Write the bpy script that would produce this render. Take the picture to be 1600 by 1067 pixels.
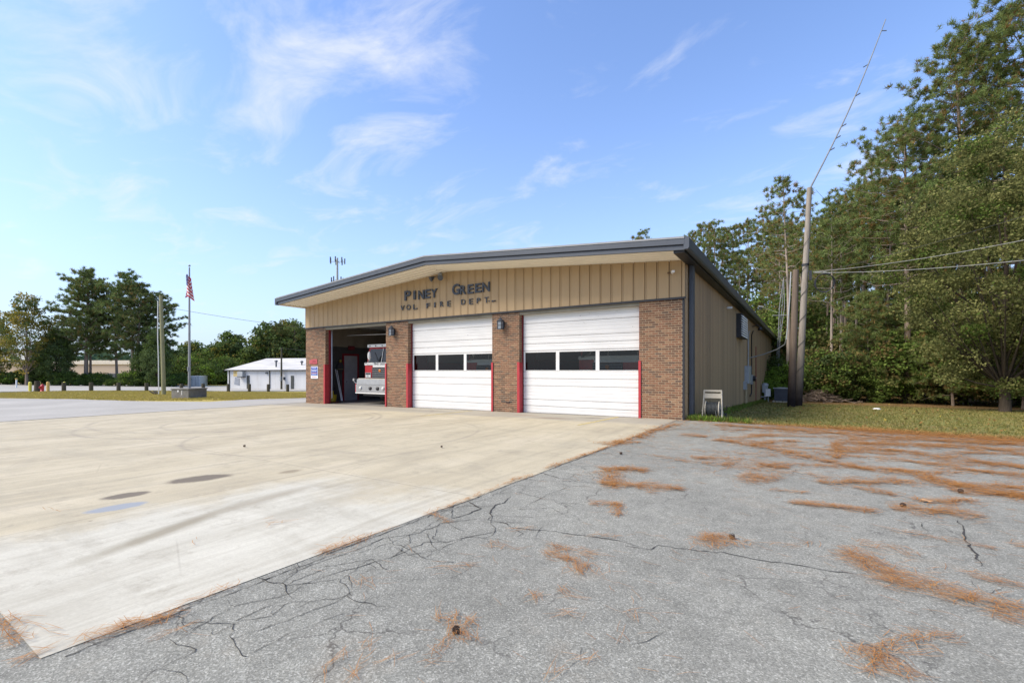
import bpy, bmesh, math, random
import numpy as np
from mathutils import Vector, Matrix

# ------------------------------------------------------------------ scene, camera, light
for o in list(bpy.data.objects): bpy.data.objects.remove(o)
scene = bpy.context.scene
COL = scene.collection
R = math.radians

cam_d = bpy.data.cameras.new("camera")
cam_d.sensor_width = 36.0
cam_d.lens = 16.11
cam_d.shift_y = 0.02825
cam_d.clip_start = 0.05
cam_d.clip_end = 6000
cam = bpy.data.objects.new("camera", cam_d)
COL.objects.link(cam)
cam.location = (0, 0, 1.6)
cam.rotation_euler = (R(90), 0, R(32.7))
scene.camera = cam

scene.render.engine = 'CYCLES'
scene.view_settings.view_transform = 'Standard'
scene.view_settings.look = 'None'
scene.view_settings.gamma = 1.0
scene.view_settings.use_curve_mapping = False
scene.view_settings.exposure = 0.7
scene.cycles.max_bounces = 6
scene.cycles.transparent_max_bounces = 8

SUN_DIR = Vector((-0.50, -0.62, 0.80)).normalized()
world = bpy.data.worlds.new("World")
scene.world = world
world.use_nodes = True
wn, wl = world.node_tree.nodes, world.node_tree.links
wn.clear()

def wmath(op, a, b=None, clamp=False, c=None):
    n = wn.new('ShaderNodeMath'); n.operation = op; n.use_clamp = clamp
    for i, v in enumerate((a, b, c)):
        if v is None: continue
        if isinstance(v, (int, float)): n.inputs[i].default_value = v
        else: wl.new(v, n.inputs[i])
    return n.outputs[0]

sky = wn.new('ShaderNodeTexSky'); sky.sky_type = 'NISHITA'; sky.sun_disc = False
sky.sun_elevation = math.asin(SUN_DIR.z)
sky.sun_rotation = math.atan2(SUN_DIR.x, SUN_DIR.y)
sky.air_density = 1.0; sky.dust_density = 1.2; sky.ozone_density = 2.0
tc = wn.new('ShaderNodeTexCoord')
sep = wn.new('ShaderNodeSeparateXYZ'); wl.new(tc.outputs['Generated'], sep.inputs[0])
zz = wmath('ADD', wmath('MAXIMUM', sep.outputs[2], 0.0), 0.12)
comb = wn.new('ShaderNodeCombineXYZ')
wl.new(wmath('DIVIDE', sep.outputs[0], zz), comb.inputs[0])
wl.new(wmath('DIVIDE', sep.outputs[1], zz), comb.inputs[1])
mp = wn.new('ShaderNodeMapping'); mp.inputs['Location'].default_value = (0, 0, 7.9); mp.inputs['Rotation'].default_value = (0, 0, R(-25))
mp.inputs['Scale'].default_value = (0.62, 1.05, 1)
wl.new(comb.outputs[0], mp.inputs[0])
nz = wn.new('ShaderNodeTexNoise'); nz.inputs['Scale'].default_value = 3.6
nz.inputs['Detail'].default_value = 9; nz.inputs['Roughness'].default_value = 0.60
nz.inputs['Distortion'].default_value = 0.6
wl.new(mp.outputs[0], nz.inputs['Vector'])
lobes = None
for (px, py, k, w) in ((460, 105, 190, .66), (70, 45, 160, .62), (690, 100, 220, .52), (340, 205, 80, .36), (640, 235, 130, .46),
                       (500, 5, 110, .30), (160, 180, 80, .30), (1350, 200, 30, .12), (1250, 330, 40, .20), (560, 300, 60, .16), (900, 30, 120, .14)):
    kk = (px - 800) / 716.0
    d = Vector((-0.5402 + 0.8415 * kk, 0.8415 + 0.5402 * kk, (578.7 - py) / 716.0)).normalized()
    dn = wn.new('ShaderNodeVectorMath'); dn.operation = 'DOT_PRODUCT'
    nrm = wn.new('ShaderNodeVectorMath'); nrm.operation = 'NORMALIZE'; wl.new(tc.outputs['Generated'], nrm.inputs[0])
    wl.new(nrm.outputs[0], dn.inputs[0]); dn.inputs[1].default_value = d
    e = wmath('MULTIPLY', wmath('EXPONENT', wmath('MULTIPLY', wmath('SUBTRACT', dn.outputs['Value'], 1.0), float(k))), w)
    lobes = e if lobes is None else wmath('ADD', lobes, e)
# unseen thin cloud added round the sun to whiten the ambient light
dn = wn.new('ShaderNodeVectorMath'); dn.operation = 'DOT_PRODUCT'; wl.new(tc.outputs['Generated'], dn.inputs[0]); dn.inputs[1].default_value = SUN_DIR
lobes = wmath('ADD', lobes, wmath('MULTIPLY', wmath('SUBTRACT', dn.outputs['Value'], 0.66, clamp=True), 14.0))
# thin wisps: noise raised where the cloud banks are
cl = wmath('MULTIPLY', wmath('SUBTRACT', wmath('ADD', wmath('MULTIPLY', nz.outputs['Fac'], 4.2), wmath('MULTIPLY', lobes, 0.90)), 2.38), 0.95, clamp=True)
cl = wmath('MULTIPLY', cl, 0.72)
cl = wmath('POWER', cl, 1.25)
# a pale veil toward the horizon
veil = wmath('POWER', wmath('SUBTRACT', 1.0, wmath('MAXIMUM', sep.outputs[2], 0.0), clamp=True), 4.0)
veil = wmath('MULTIPLY', veil, 0.90)
tint = wn.new('ShaderNodeMix'); tint.data_type = 'RGBA'; tint.blend_type = 'MULTIPLY'; tint.inputs[0].default_value = 1.0
wl.new(sky.outputs[0], tint.inputs[6]); tint.inputs[7].default_value = (1.25, 1.36, 1.62, 1)
m0 = wn.new('ShaderNodeMix'); m0.data_type = 'RGBA'
wl.new(veil, m0.inputs[0]); wl.new(tint.outputs[2], m0.inputs[6]); m0.inputs[7].default_value = (3.3, 4.05, 5.1, 1)
m1 = wn.new('ShaderNodeMix'); m1.data_type = 'RGBA'
wl.new(cl, m1.inputs[0]); wl.new(m0.outputs[2], m1.inputs[6]); m1.inputs[7].default_value = (4.9, 5.05, 5.4, 1)
bg = wn.new('ShaderNodeBackground'); bg.inputs['Strength'].default_value = 0.12
wl.new(m1.outputs[2], bg.inputs[0])
wo = wn.new('ShaderNodeOutputWorld'); wl.new(bg.outputs[0], wo.inputs[0])

sd = bpy.data.lights.new("sun", 'SUN'); sd.energy = 3.1; sd.angle = R(28); sd.color = (1.0, 0.90, 0.76)
so = bpy.data.objects.new("sun", sd); COL.objects.link(so)
so.rotation_euler = SUN_DIR.to_track_quat('Z', 'Y').to_euler()

# ------------------------------------------------------------------ helpers
def terr(x, y):
    if x > -3.5: fx = 0.0
    elif x > -24: fx = .0115 * (x + 3.5)
    else: fx = -.23575 + .0085 * (max(x, -140) + 24)
    gy = 0.0 if y < 15.3 else -.035 * (min(y, 46) - 15.3)
    return fx + gy

def tag(o, label=None, cat=None, group=None, kind=None):
    if label: o['label'] = label
    if cat: o['category'] = cat
    if group: o['group'] = group
    if kind: o['kind'] = kind
    return o

def empty(name, loc, label=None, cat=None, group=None, rz=0.0):
    o = bpy.data.objects.new(name, None); COL.objects.link(o)
    o.location = loc; o.rotation_euler = (0, 0, rz); o.empty_display_size = .3
    return tag(o, label, cat, group)

def part(name, mesh, parent=None, loc=(0, 0, 0), rz=0.0):
    o = bpy.data.objects.new(name, mesh); COL.objects.link(o)
    if parent is not None: o.parent = parent
    o.location = loc; o.rotation_euler = (0, 0, rz)
    return o

def copy_tree(o, parent=None):
    c = o.copy(); COL.objects.link(c); c.parent = parent
    for ch in [x for x in bpy.data.objects if x.parent == o]: copy_tree(ch, c)
    return c

class MB:
    def __init__(s): s.v = []; s.f = []; s.m = []; s.mi = 0; s.sm = []
    def add(s, vs, fs, smooth=False):
        b = len(s.v); s.v += [tuple(p) for p in vs]
        for f in fs: s.f.append(tuple(b + i for i in f)); s.m.append(s.mi); s.sm.append(smooth)
        return s
    def box(s, x0, x1, y0, y1, z0, z1):
        v = [(x0,y0,z0),(x1,y0,z0),(x1,y1,z0),(x0,y1,z0),(x0,y0,z1),(x1,y0,z1),(x1,y1,z1),(x0,y1,z1)]
        return s.add(v, [(0,3,2,1),(4,5,6,7),(0,1,5,4),(1,2,6,5),(2,3,7,6),(3,0,4,7)])
    def cbox(s, c, sx, sy, sz, rz=0.0, rx=0.0, ry=0.0):
        M = Matrix.Rotation(rz, 3, 'Z') @ Matrix.Rotation(rx, 3, 'X') @ Matrix.Rotation(ry, 3, 'Y')
        v = [Vector(c) + M @ Vector((sx*a/2, sy*b/2, sz*d/2)) for d in (-1,1) for a,b in ((-1,-1),(1,-1),(1,1),(-1,1))]
        return s.add(v, [(0,3,2,1),(4,5,6,7),(0,1,5,4),(1,2,6,5),(2,3,7,6),(3,0,4,7)])
    def prism(s, poly, axis, a, b):
        # poly: 2-d points; axis: extruded axis 'x','y' or 'z'
        n = len(poly)
        def P(u, v, w):
            return {'x': (w, u, v), 'y': (u, w, v), 'z': (u, v, w)}[axis]
        v = [P(u, q, a) for u, q in poly] + [P(u, q, b) for u, q in poly]
        fs = [tuple(range(n)), tuple(range(2*n-1, n-1, -1))] + [(i, i+n, (i+1) % n + n, (i+1) % n) for i in range(n)]
        return s.add(v, fs)
    def tube(s, pts, r, n=8, cap=True, smooth=True):
        pts = [Vector(p) for p in pts]; m = len(pts)
        rs = r if isinstance(r, (list, tuple)) else [r] * m
        ring = []
        b = len(s.v); vs = []; ref = None
        for i, p in enumerate(pts):
            t = (pts[min(i+1, m-1)] - pts[max(i-1, 0)]).normalized()
            if ref is None: ref = Vector((0,0,1)) if abs(t.z) < .9 else Vector((1,0,0))
            u = t.cross(ref).normalized(); w = u.cross(t).normalized(); ref = w
            for k in range(n):
                a = 2*math.pi*k/n
                vs.append(p + (u*math.cos(a) + w*math.sin(a)) * rs[i])
        fs = []
        for i in range(m-1):
            for k in range(n):
                fs.append((i*n+k, i*n+(k+1)%n, (i+1)*n+(k+1)%n, (i+1)*n+k))
        s.add(vs, fs, smooth)
        if cap: s.add([vs[k] for k in range(n)], [tuple(range(n-1,-1,-1))]); s.add([vs[(m-1)*n+k] for k in range(n)], [tuple(range(n))])
        return s
    def cyl(s, c, r, h, n=16, axis='z', smooth=True):
        d = {'x': (1,0,0), 'y': (0,1,0), 'z': (0,0,1)}[axis]
        c = Vector(c); d = Vector(d)
        return s.tube([c, c + d*h], r, n, True, smooth)
    def lathe(s, prof, c=(0,0,0), n=16):
        vs = []; fs = []
        for r, z in prof:
            for k in range(n):
                a = 2*math.pi*k/n; vs.append((c[0]+r*math.cos(a), c[1]+r*math.sin(a), c[2]+z))
        for i in range(len(prof)-1):
            for k in range(n): fs.append((i*n+k, i*n+(k+1)%n, (i+1)*n+(k+1)%n, (i+1)*n+k))
        return s.add(vs, fs, True)
    def ball(s, c, r, n=10, sz=1.0):
        return s.lathe([(max(1e-4, r*math.sin(math.pi*i/n)), -r*sz*math.cos(math.pi*i/n)) for i in range(n+1)], c, n+2)
    def mesh(s, name, mats):
        me = bpy.data.meshes.new(name)
        me.from_pydata(s.v, [], s.f)
        for m in (mats if isinstance(mats, (list, tuple)) else [mats]): me.materials.append(m)
        me.polygons.foreach_set('material_index', s.m)
        me.polygons.foreach_set('use_smooth', s.sm)
        me.update()
        return me
    def obj(s, name, mats, parent=None, loc=(0,0,0), rz=0.0):
        return part(name, s.mesh(name, mats), parent, loc, rz)

def np_mesh(name, V, nper, mats, mi=None):
    """V: (F*nper,3) array, unshared faces with nper corners"""
    V = np.asarray(V, dtype=np.float32).reshape(-1, 3)
    nf = len(V) // nper
    me = bpy.data.meshes.new(name)
    me.vertices.add(len(V)); me.vertices.foreach_set('co', V.ravel())
    me.loops.add(len(V)); me.loops.foreach_set('vertex_index', np.arange(len(V), dtype=np.int32))
    me.polygons.add(nf)
    me.polygons.foreach_set('loop_start', np.arange(0, len(V), nper, dtype=np.int32))
    for m in (mats if isinstance(mats, (list, tuple)) else [mats]): me.materials.append(m)
    if mi is not None: me.polygons.foreach_set('material_index', np.asarray(mi, dtype=np.int32))
    me.update(calc_edges=True)
    return me

def sheet(name, poly, off, m, kind='structure', parent=None):
    bm = bmesh.new()
    f = bm.faces.new([bm.verts.new((x, y, 0)) for x, y in poly])
    for co, no in (((-3.5,0,0),(1,0,0)), ((-24,0,0),(1,0,0)), ((-140,0,0),(1,0,0)), ((0,15.3,0),(0,1,0)), ((0,46,0),(0,1,0))):
        bmesh.ops.bisect_plane(bm, geom=bm.verts[:]+bm.edges[:]+bm.faces[:], dist=1e-5, plane_co=co, plane_no=no)
    bmesh.ops.triangulate(bm, faces=bm.faces[:])
    for v in bm.verts: v.co.z = terr(v.co.x, v.co.y) + off
    bmesh.ops.recalc_face_normals(bm, faces=bm.faces[:])
    if sum(fc.normal.z for fc in bm.faces) < 0: bmesh.ops.reverse_faces(bm, faces=bm.faces[:])
    me = bpy.data.meshes.new(name); bm.to_mesh(me); bm.free(); me.materials.append(m)
    o = part(name, me, parent)
    if kind and parent is None: tag(o, kind=kind)
    return o

def rough(pts, step, amp, seed=0):
    rnd = random.Random(seed); out = []
    for (x0,y0),(x1,y1) in zip(pts[:-1], pts[1:]):
        L = math.hypot(x1-x0, y1-y0); n = max(1, int(L/step))
        nx, ny = -(y1-y0)/max(L,1e-6), (x1-x0)/max(L,1e-6)
        for i in range(n):
            t = i/n; a = rnd.uniform(-amp, amp) if i else 0
            out.append((x0+(x1-x0)*t+nx*a, y0+(y1-y0)*t+ny*a))
    out.append(pts[-1])
    return out

# ------------------------------------------------------------------ materials
def newmat(name):
    m = bpy.data.materials.new(name); m.use_nodes = True
    nt = m.node_tree; b = nt.nodes['Principled BSDF']
    return m, nt, b

class NT:
    def __init__(s, nt): s.nt = nt; s.tc = nt.nodes.new('ShaderNodeTexCoord')
    def node(s, t, **kw):
        n = s.nt.nodes.new(t)
        for k, v in kw.items(): setattr(n, k, v)
        return n
    def link(s, a, b): s.nt.links.new(a, b)
    def noise(s, scale, detail=4, rough=.55, dist=0.0, vec=None, sc=None, out='Fac'):
        n = s.node('ShaderNodeTexNoise'); n.inputs['Scale'].default_value = scale
        n.inputs['Detail'].default_value = detail; n.inputs['Roughness'].default_value = rough
        n.inputs['Distortion'].default_value = dist
        v = vec or s.tc.outputs['Object']
        if sc:
            mp = s.node('ShaderNodeMapping'); mp.inputs['Scale'].default_value = sc; s.link(v, mp.inputs[0]); v = mp.outputs[0]
        s.link(v, n.inputs['Vector'])
        return n.outputs[out]
    def voro(s, scale, feature='F1', sc=None, out='Distance', vec=None):
        n = s.node('ShaderNodeTexVoronoi', feature=feature); n.inputs['Scale'].default_value = scale
        v = vec or s.tc.outputs['Object']
        if sc:
            mp = s.node('ShaderNodeMapping'); mp.inputs['Scale'].default_value = sc; s.link(v, mp.inputs[0]); v = mp.outputs[0]
        s.link(v, n.inputs['Vector'])
        return n.outputs[out]
    def ramp(s, fac, stops):
        n = s.node('ShaderNodeValToRGB'); cr = n.color_ramp
        while len(cr.elements) < len(stops): cr.elements.new(.5)
        for e, (p, c) in zip(cr.elements, stops):
            e.position = p; e.color = (c, c, c, 1) if isinstance(c, (int, float)) else (*c, 1)
        s.link(fac, n.inputs[0]); return n.outputs[0]
    def mix(s, fac, a, b, mode='MIX'):
        n = s.node('ShaderNodeMix', data_type='RGBA', blend_type=mode)
        for i, v in ((0, fac), (6, a), (7, b)):
            if isinstance(v, (int, float)): n.inputs[i].default_value = v if i == 0 else (v, v, v, 1)
            elif isinstance(v, tuple): n.inputs[i].default_value = (*v, 1) if len(v) == 3 else v
            else: s.link(v, n.inputs[i])
        return n.outputs[2]
    def math(s, op, a, b=None, clamp=False):
        n = s.node('ShaderNodeMath', operation=op, use_clamp=clamp)
        for i, v in enumerate((a, b)):
            if v is None: continue
            if isinstance(v, (int, float)): n.inputs[i].default_value = v
            else: s.link(v, n.inputs[i])
        return n.outputs[0]
    def bump(s, h, strength, dist, b):
        n = s.node('ShaderNodeBump'); n.inputs['Strength'].default_value = strength; n.inputs['Distance'].default_value = dist
        s.link(h, n.inputs['Height']); s.link(n.outputs[0], b.inputs['Normal'])

def mat(name, col,  rough=.6, metal=0.0, var=.15, scale=3.0, dirt=None, spec=.5, bump=0.0, bscale=40, stretch=None, orand=0.0):
    m, nt, b = newmat(name); t = NT(nt)
    n1 = t.noise(scale, 5, .6, sc=stretch)
    lo = tuple(c*(1-var) for c in col); hi = tuple(min(1, c*(1+var)) for c in col)
    c = t.ramp(n1, [(.3, lo), (.7, hi)])
    if dirt:
        dc, amt, ds = dirt
        d = t.ramp(t.noise(ds, 7, .65, sc=stretch), [(.5, 0.0), (.72, amt)])
        c = t.mix(d, c, dc)
    if orand:
        oi = t.node('ShaderNodeObjectInfo'); c = t.mix(1.0, c, t.ramp(oi.outputs['Random'], [(0, 1-orand), (1, 1+orand)]), 'MULTIPLY')
    t.link(c, b.inputs['Base Color'])
    b.inputs['Roughness'].default_value = rough; b.inputs['Metallic'].default_value = metal
    b.inputs['Specular IOR Level'].default_value = spec
    if bump: t.bump(t.noise(bscale, 4), bump, .01, b)
    return m

def ellipse_mask(t, cx, cy, ang, ra, rb, soft=.25, wob=.25, scale=6):
    """soft-edged blot at a place on the ground"""
    mp = t.node('ShaderNodeMapping', vector_type='TEXTURE')
    mp.inputs['Location'].default_value = (cx, cy, 0); mp.inputs['Rotation'].default_value = (0, 0, ang); mp.inputs['Scale'].default_value = (ra, rb, 1)
    t.link(t.tc.outputs['Object'], mp.inputs[0])
    s = t.node('ShaderNodeSeparateXYZ'); t.link(mp.outputs[0], s.inputs[0])
    r = t.math('SQRT', t.math('ADD', t.math('MULTIPLY', s.outputs[0], s.outputs[0]), t.math('MULTIPLY', s.outputs[1], s.outputs[1])))
    r = t.math('ADD', r, t.math('MULTIPLY', t.math('SUBTRACT', t.noise(scale, 5, .65), .5), wob*2))
    return t.math('DIVIDE', t.math('SUBTRACT', 1.0, r), soft, clamp=True)

# ground materials
def m_asphalt():
    m, nt, b = newmat('weathered_asphalt'); t = NT(nt)
    sp = t.voro(120, out='Color')
    sps = t.node('ShaderNodeSeparateColor'); t.link(sp, sps.inputs[0])
    grain = t.ramp(sps.outputs[0], [(0.0, (.08,.079,.073)), (.35, (.18,.178,.165)), (.72, (.29,.286,.262)), (.92, (.41,.405,.375)), (1.0, (.62,.61,.57))])
    fine = t.noise(230, 3, .7)
    c = t.mix(.5, grain, t.ramp(fine, [(.33, (.148,.146,.128)), (.5, (.270,.268,.237)), (.68, (.408,.404,.36))]))
    big = t.ramp(t.noise(.55, 7, .66), [(.3, (.80,.80,.765)), (.5, (1.0,1.0,.965)), (.72, (1.2,1.2,1.14))])
    c = t.mix(1.0, c, big, 'MULTIPLY')
    mid = t.ramp(t.noise(5, 5, .6), [(.3, (.86,.86,.86)), (.7, (1.12,1.12,1.12))])
    c = t.mix(1.0, c, mid, 'MULTIPLY')
    # small dark pits, thin hairline cracks in patches
    pits = t.ramp(t.voro(9.0), [(.0, 1.0), (.035, .9), (.06, 0.0)])
    pm = t.ramp(t.noise(1.3, 3), [(.55, 0.0), (.62, .6)])
    c = t.mix(t.math('MULTIPLY', pits, pm), c, (.05,.05,.05))
    wv = t.noise(3.5, 4, .6, out='Color')
    ad = t.node('ShaderNodeVectorMath', operation='ADD'); t.link(t.tc.outputs['Object'], ad.inputs[0])
    sc_ = t.node('ShaderNodeVectorMath', operation='SCALE'); sc_.inputs['Scale'].default_value = .35; t.link(wv, sc_.inputs[0]); t.link(sc_.outputs[0], ad.inputs[1])
    cr = t.ramp(t.voro(1.15, 'DISTANCE_TO_EDGE', vec=ad.outputs[0]), [(0.0, 1.0), (.006, .6), (.011, 0.0)])
    cm = t.ramp(t.noise(.45, 4, .6), [(.48, 0.0), (.58, .75)])
    c = t.mix(t.math('MULTIPLY', cr, cm), c, (.06,.055,.05))
    # brownish needle dust
    dm = t.ramp(t.noise(1.1, 7, .7), [(.56, 0.0), (.75, .30)])
    c = t.mix(dm, c, (.24,.17,.11))
    t.link(c, b.inputs['Base Color']); b.inputs['Roughness'].default_value = .88; b.inputs['Specular IOR Level'].default_value = .3
    h = t.math('ADD', t.math('MULTIPLY', sps.outputs[1], .7), t.math('MULTIPLY', fine, .8))
    t.bump(h, .55, .006, b)
    return m

def m_concrete():
    m, nt, b = newmat('apron_concrete'); t = NT(nt)
    s = t.node('ShaderNodeSeparateXYZ'); t.link(t.tc.outputs['Object'], s.inputs[0])
    X, Y = s.outputs[0], s.outputs[1]
    tan = t.ramp(t.noise(.8, 6, .6, sc=(1, .45, 1)), [(.28, (.385,.335,.24)), (.5, (.475,.42,.30)), (.72, (.54,.48,.355))])
    pale = t.ramp(t.noise(1.6, 6, .6, sc=(1, .4, 1)), [(.3, (.48,.46,.385)), (.7, (.58,.56,.475))])
    # the newer pale slab: in front of x = -6.6, nearer than y = 4.3
    fx = t.math('MULTIPLY', t.math('ADD', t.math('ADD', X, 6.62), t.math('MULTIPLY', t.math('SUBTRACT', t.noise(1.6, 6, .65), .5), 1.6)), 1.6, clamp=True)
    yy = t.math('ADD', Y, t.math('MULTIPLY', t.math('SUBTRACT', t.noise(.9, 6, .65), .5), 3.6))
    fy = t.math('DIVIDE', t.math('SUBTRACT', 4.7, yy), 1.1, clamp=True)
    f = t.math('MULTIPLY', fx, fy)
    c = t.mix(f, tan, pale)
    fine = t.ramp(t.noise(55, 5, .7), [(.3, (.90,.90,.90)), (.7, (1.08,1.08,1.08))])
    c = t.mix(1.0, c, fine, 'MULTIPLY')
    # broom / tyre streaks
    st = t.ramp(t.noise(1.2, 6, .7, sc=(3.2, .32, 1), dist=.6), [(.46, 0.0), (.72, .55)])
    c = t.mix(st, c, (.30,.27,.205))
    st2 = t.ramp(t.noise(.6, 6, .7, sc=(.6, 1.8, 1), dist=.5), [(.50, 0.0), (.74, .50)])
    c = t.mix(st2, c, (.29,.265,.205))
    st3 = t.ramp(t.noise(2.6, 8, .78), [(.53, 0.0), (.68, .5)])
    c = t.mix(st3, c, (.27,.24,.185))
    # greyer strip before the doors
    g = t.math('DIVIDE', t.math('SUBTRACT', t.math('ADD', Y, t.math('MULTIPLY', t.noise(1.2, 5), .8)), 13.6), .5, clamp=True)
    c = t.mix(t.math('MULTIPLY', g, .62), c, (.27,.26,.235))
    # curved tyre rings
    for (cx, cy, rad, wd, am) in ((-15.5, 9.0, 3.2, .10, .30), (-16.2, 8.4, 4.4, .10, .28), (-10.5, 8.0, 3.6, .08, .22), (-17.5, 10.5, 5.8, .12, .22)):
        dx = t.math('SUBTRACT', X, cx); dy = t.math('SUBTRACT', Y, cy)
        r = t.math('SQRT', t.math('ADD', t.math('MULTIPLY', dx, dx), t.math('MULTIPLY', dy, dy)))
        ring = t.math('SUBTRACT', 1.0, t.math('DIVIDE', t.math('ABSOLUTE', t.math('SUBTRACT', r, rad)), wd), clamp=True)
        ring = t.math('MULTIPLY', ring, t.ramp(t.noise(.9, 4), [(.34, 0.0), (.55, am*2.2)]))
        c = t.mix(ring, c, (.26,.23,.19))
    # stains
    for (cx, cy, ang, ra, rb, col, am, sf) in (
        (-7.71, 3.28, 1.22, .46, .27, (.115,.095,.075), .85, .3), (-7.47, 2.31, 1.40, .28, .19, (.12,.10,.08), .85, .3),
        (-6.88, 2.04, 1.45, .32, .17, (.27,.30,.34), .9, .25), (-6.98, 4.28, 1.5, .22, .15, (.22,.18,.12), .7, .5),
        (-5.40, 2.0, 1.95, 1.15, .17, (.27,.24,.175), .85, .7), (-5.72, 3.25, 1.70, 1.0, .20, (.30,.265,.20), .7, .8),
        (-7.3, 13.9, .1, .8, .3, (.20,.14,.10), .6, .6), (-6.1, 14.6, .2, .55, .16, (.10,.09,.085), .7, .6),
        (-8.6, 14.4, .1, .7, .2, (.26,.15,.10), .5, .6), (-13.5, 14.3, .1, 1.6, .3, (.20,.18,.15), .5, .7), (-19.3, 14.4, .1, 1.8, .35, (.17,.16,.14), .55, .7),
        (-12.0, 6.3, 1.3, .7, .12, (.30,.26,.2), .5, .7), (-10.4, 10.1, 1.0, .9, .16, (.3,.27,.21), .5, .8)):
        c = t.mix(t.math('MULTIPLY', ellipse_mask(t, cx, cy, ang, ra, rb, sf), am), c, col)
    # spots
    sp = t.ramp(t.voro(1.4), [(.0, 1.0), (.02, .8), (.035, 0.0)])
    c = t.mix(t.math('MULTIPLY', sp, .6), c, (.14,.11,.085))
    # joints between the slabs
    for axis, vals in ((X, (-6.62, -10.3, -14.2, -18.4, -21.3)), (Y, (4.6, 9.4, 14.0))):
        for v in vals:
            wob = t.math('MULTIPLY', t.math('SUBTRACT', t.noise(3, 3), .5), .03)
            d = t.math('ABSOLUTE', t.math('ADD', t.math('SUBTRACT', axis, v), wob))
            j = t.math('SUBTRACT', 1.0, t.math('DIVIDE', d, .012 if axis is X else .014), clamp=True)
            c = t.mix(t.math('MULTIPLY', j, .7), c, (.22,.19,.15))
    cr = t.ramp(t.voro(.33, 'DISTANCE_TO_EDGE'), [(0.0, 1.0), (.0018, .6), (.0035, 0.0)])
    cm = t.ramp(t.noise(.35, 3), [(.54, 0.0), (.6, .22)])
    c = t.mix(t.math('MULTIPLY', cr, cm), c, (.16,.13,.1))
    t.link(c, b.inputs['Base Color']); b.inputs['Roughness'].default_value = .82; b.inputs['Specular IOR Level'].default_value = .3
    t.bump(t.math('ADD', t.noise(140, 4, .7), t.math('MULTIPLY', t.noise(9, 5), .6)), .25, .006, b)
    return m

def m_lot():
    m, nt, b = newmat('faded_lot_asphalt'); t = NT(nt)
    c = t.ramp(t.noise(.25, 7, .62), [(.3, (.31,.295,.265)), (.55, (.37,.355,.32)), (.75, (.44,.42,.38))])
    c = t.mix(1.0, c, t.ramp(t.noise(14, 5, .7), [(.3, (.88,.88,.88)), (.7, (1.1,1.1,1.1))]), 'MULTIPLY')
    st = t.ramp(t.noise(.35, 6, .7, sc=(.3, 2, 1)), [(.56, 0.0), (.75, .4)])
    c = t.mix(st, c, (.22,.21,.2))
    t.link(c, b.inputs['Base Color']); b.inputs['Roughness'].default_value = .9
    return m

def m_grass():
    m, nt, b = newmat('lawn_ground'); t = NT(nt)
    s = t.node('ShaderNodeSeparateXYZ'); t.link(t.tc.outputs['Object'], s.inputs[0])
    X, Y = s.outputs[0], s.outputs[1]
    c = t.ramp(t.noise(1.1, 8, .72), [(.28, (.15,.14,.045)), (.46, (.19,.195,.06)), (.6, (.26,.245,.08)), (.75, (.35,.29,.12))])
    fine = t.ramp(t.noise(22, 5, .75), [(.25, (.55,.55,.55)), (.5, (1.0,1.0,1.0)), (.75, (1.5,1.45,1.35))])
    c = t.mix(1.0, c, fine, 'MULTIPLY')
    dry = t.ramp(t.noise(.30, 6, .68), [(.48, 0.0), (.66, .6)])
    c = t.mix(dry, c, (.22,.155,.075))
    # the needle-strewn strip along the lot edge and the litter under the wood
    right = t.math('DIVIDE', t.math('ADD', X, 4.0), 1.5, clamp=True)
    n = t.math('MULTIPLY', t.math('SUBTRACT', t.noise(1.3, 6, .7), .5), 3.0)
    e = t.math('DIVIDE', t.math('SUBTRACT', 17.2, t.math('ADD', Y, n)), 2.0, clamp=True)
    c = t.mix(t.math('MULTIPLY', t.math('MULTIPLY', e, right), .75), c, (.20,.085,.04))
    n2 = t.math('MULTIPLY', t.math('SUBTRACT', t.noise(.5, 6, .7), .5), 9.0)
    w = t.math('DIVIDE', t.math('SUBTRACT', t.math('ADD', Y, n2), 38.0), 5.0, clamp=True)
    c = t.mix(t.math('MULTIPLY', t.math('MULTIPLY', w, right), .8), c, (.19,.105,.05))
    # yellower verge on the far side of the drive
    lf = t.math('DIVIDE', t.math('SUBTRACT', -24.0, X), 3.0, clamp=True)
    yel = t.ramp(t.noise(.8, 6, .7, sc=(1, 1, 1)), [(.3, (.33,.28,.08)), (.6, (.46,.37,.115)), (.8, (.50,.35,.16))])
    c = t.mix(lf, c, yel)
    t.link(c, b.inputs['Base Color']); b.inputs['Roughness'].default_value = 1.0; b.inputs['Specular IOR Level'].default_value = .1
    t.bump(t.noise(30, 6, .8), .9, .04, b)
    return m

ASPHALT = m_asphalt(); CONCRETE = m_concrete(); LOT = m_lot(); LAWN = m_grass()

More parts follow.
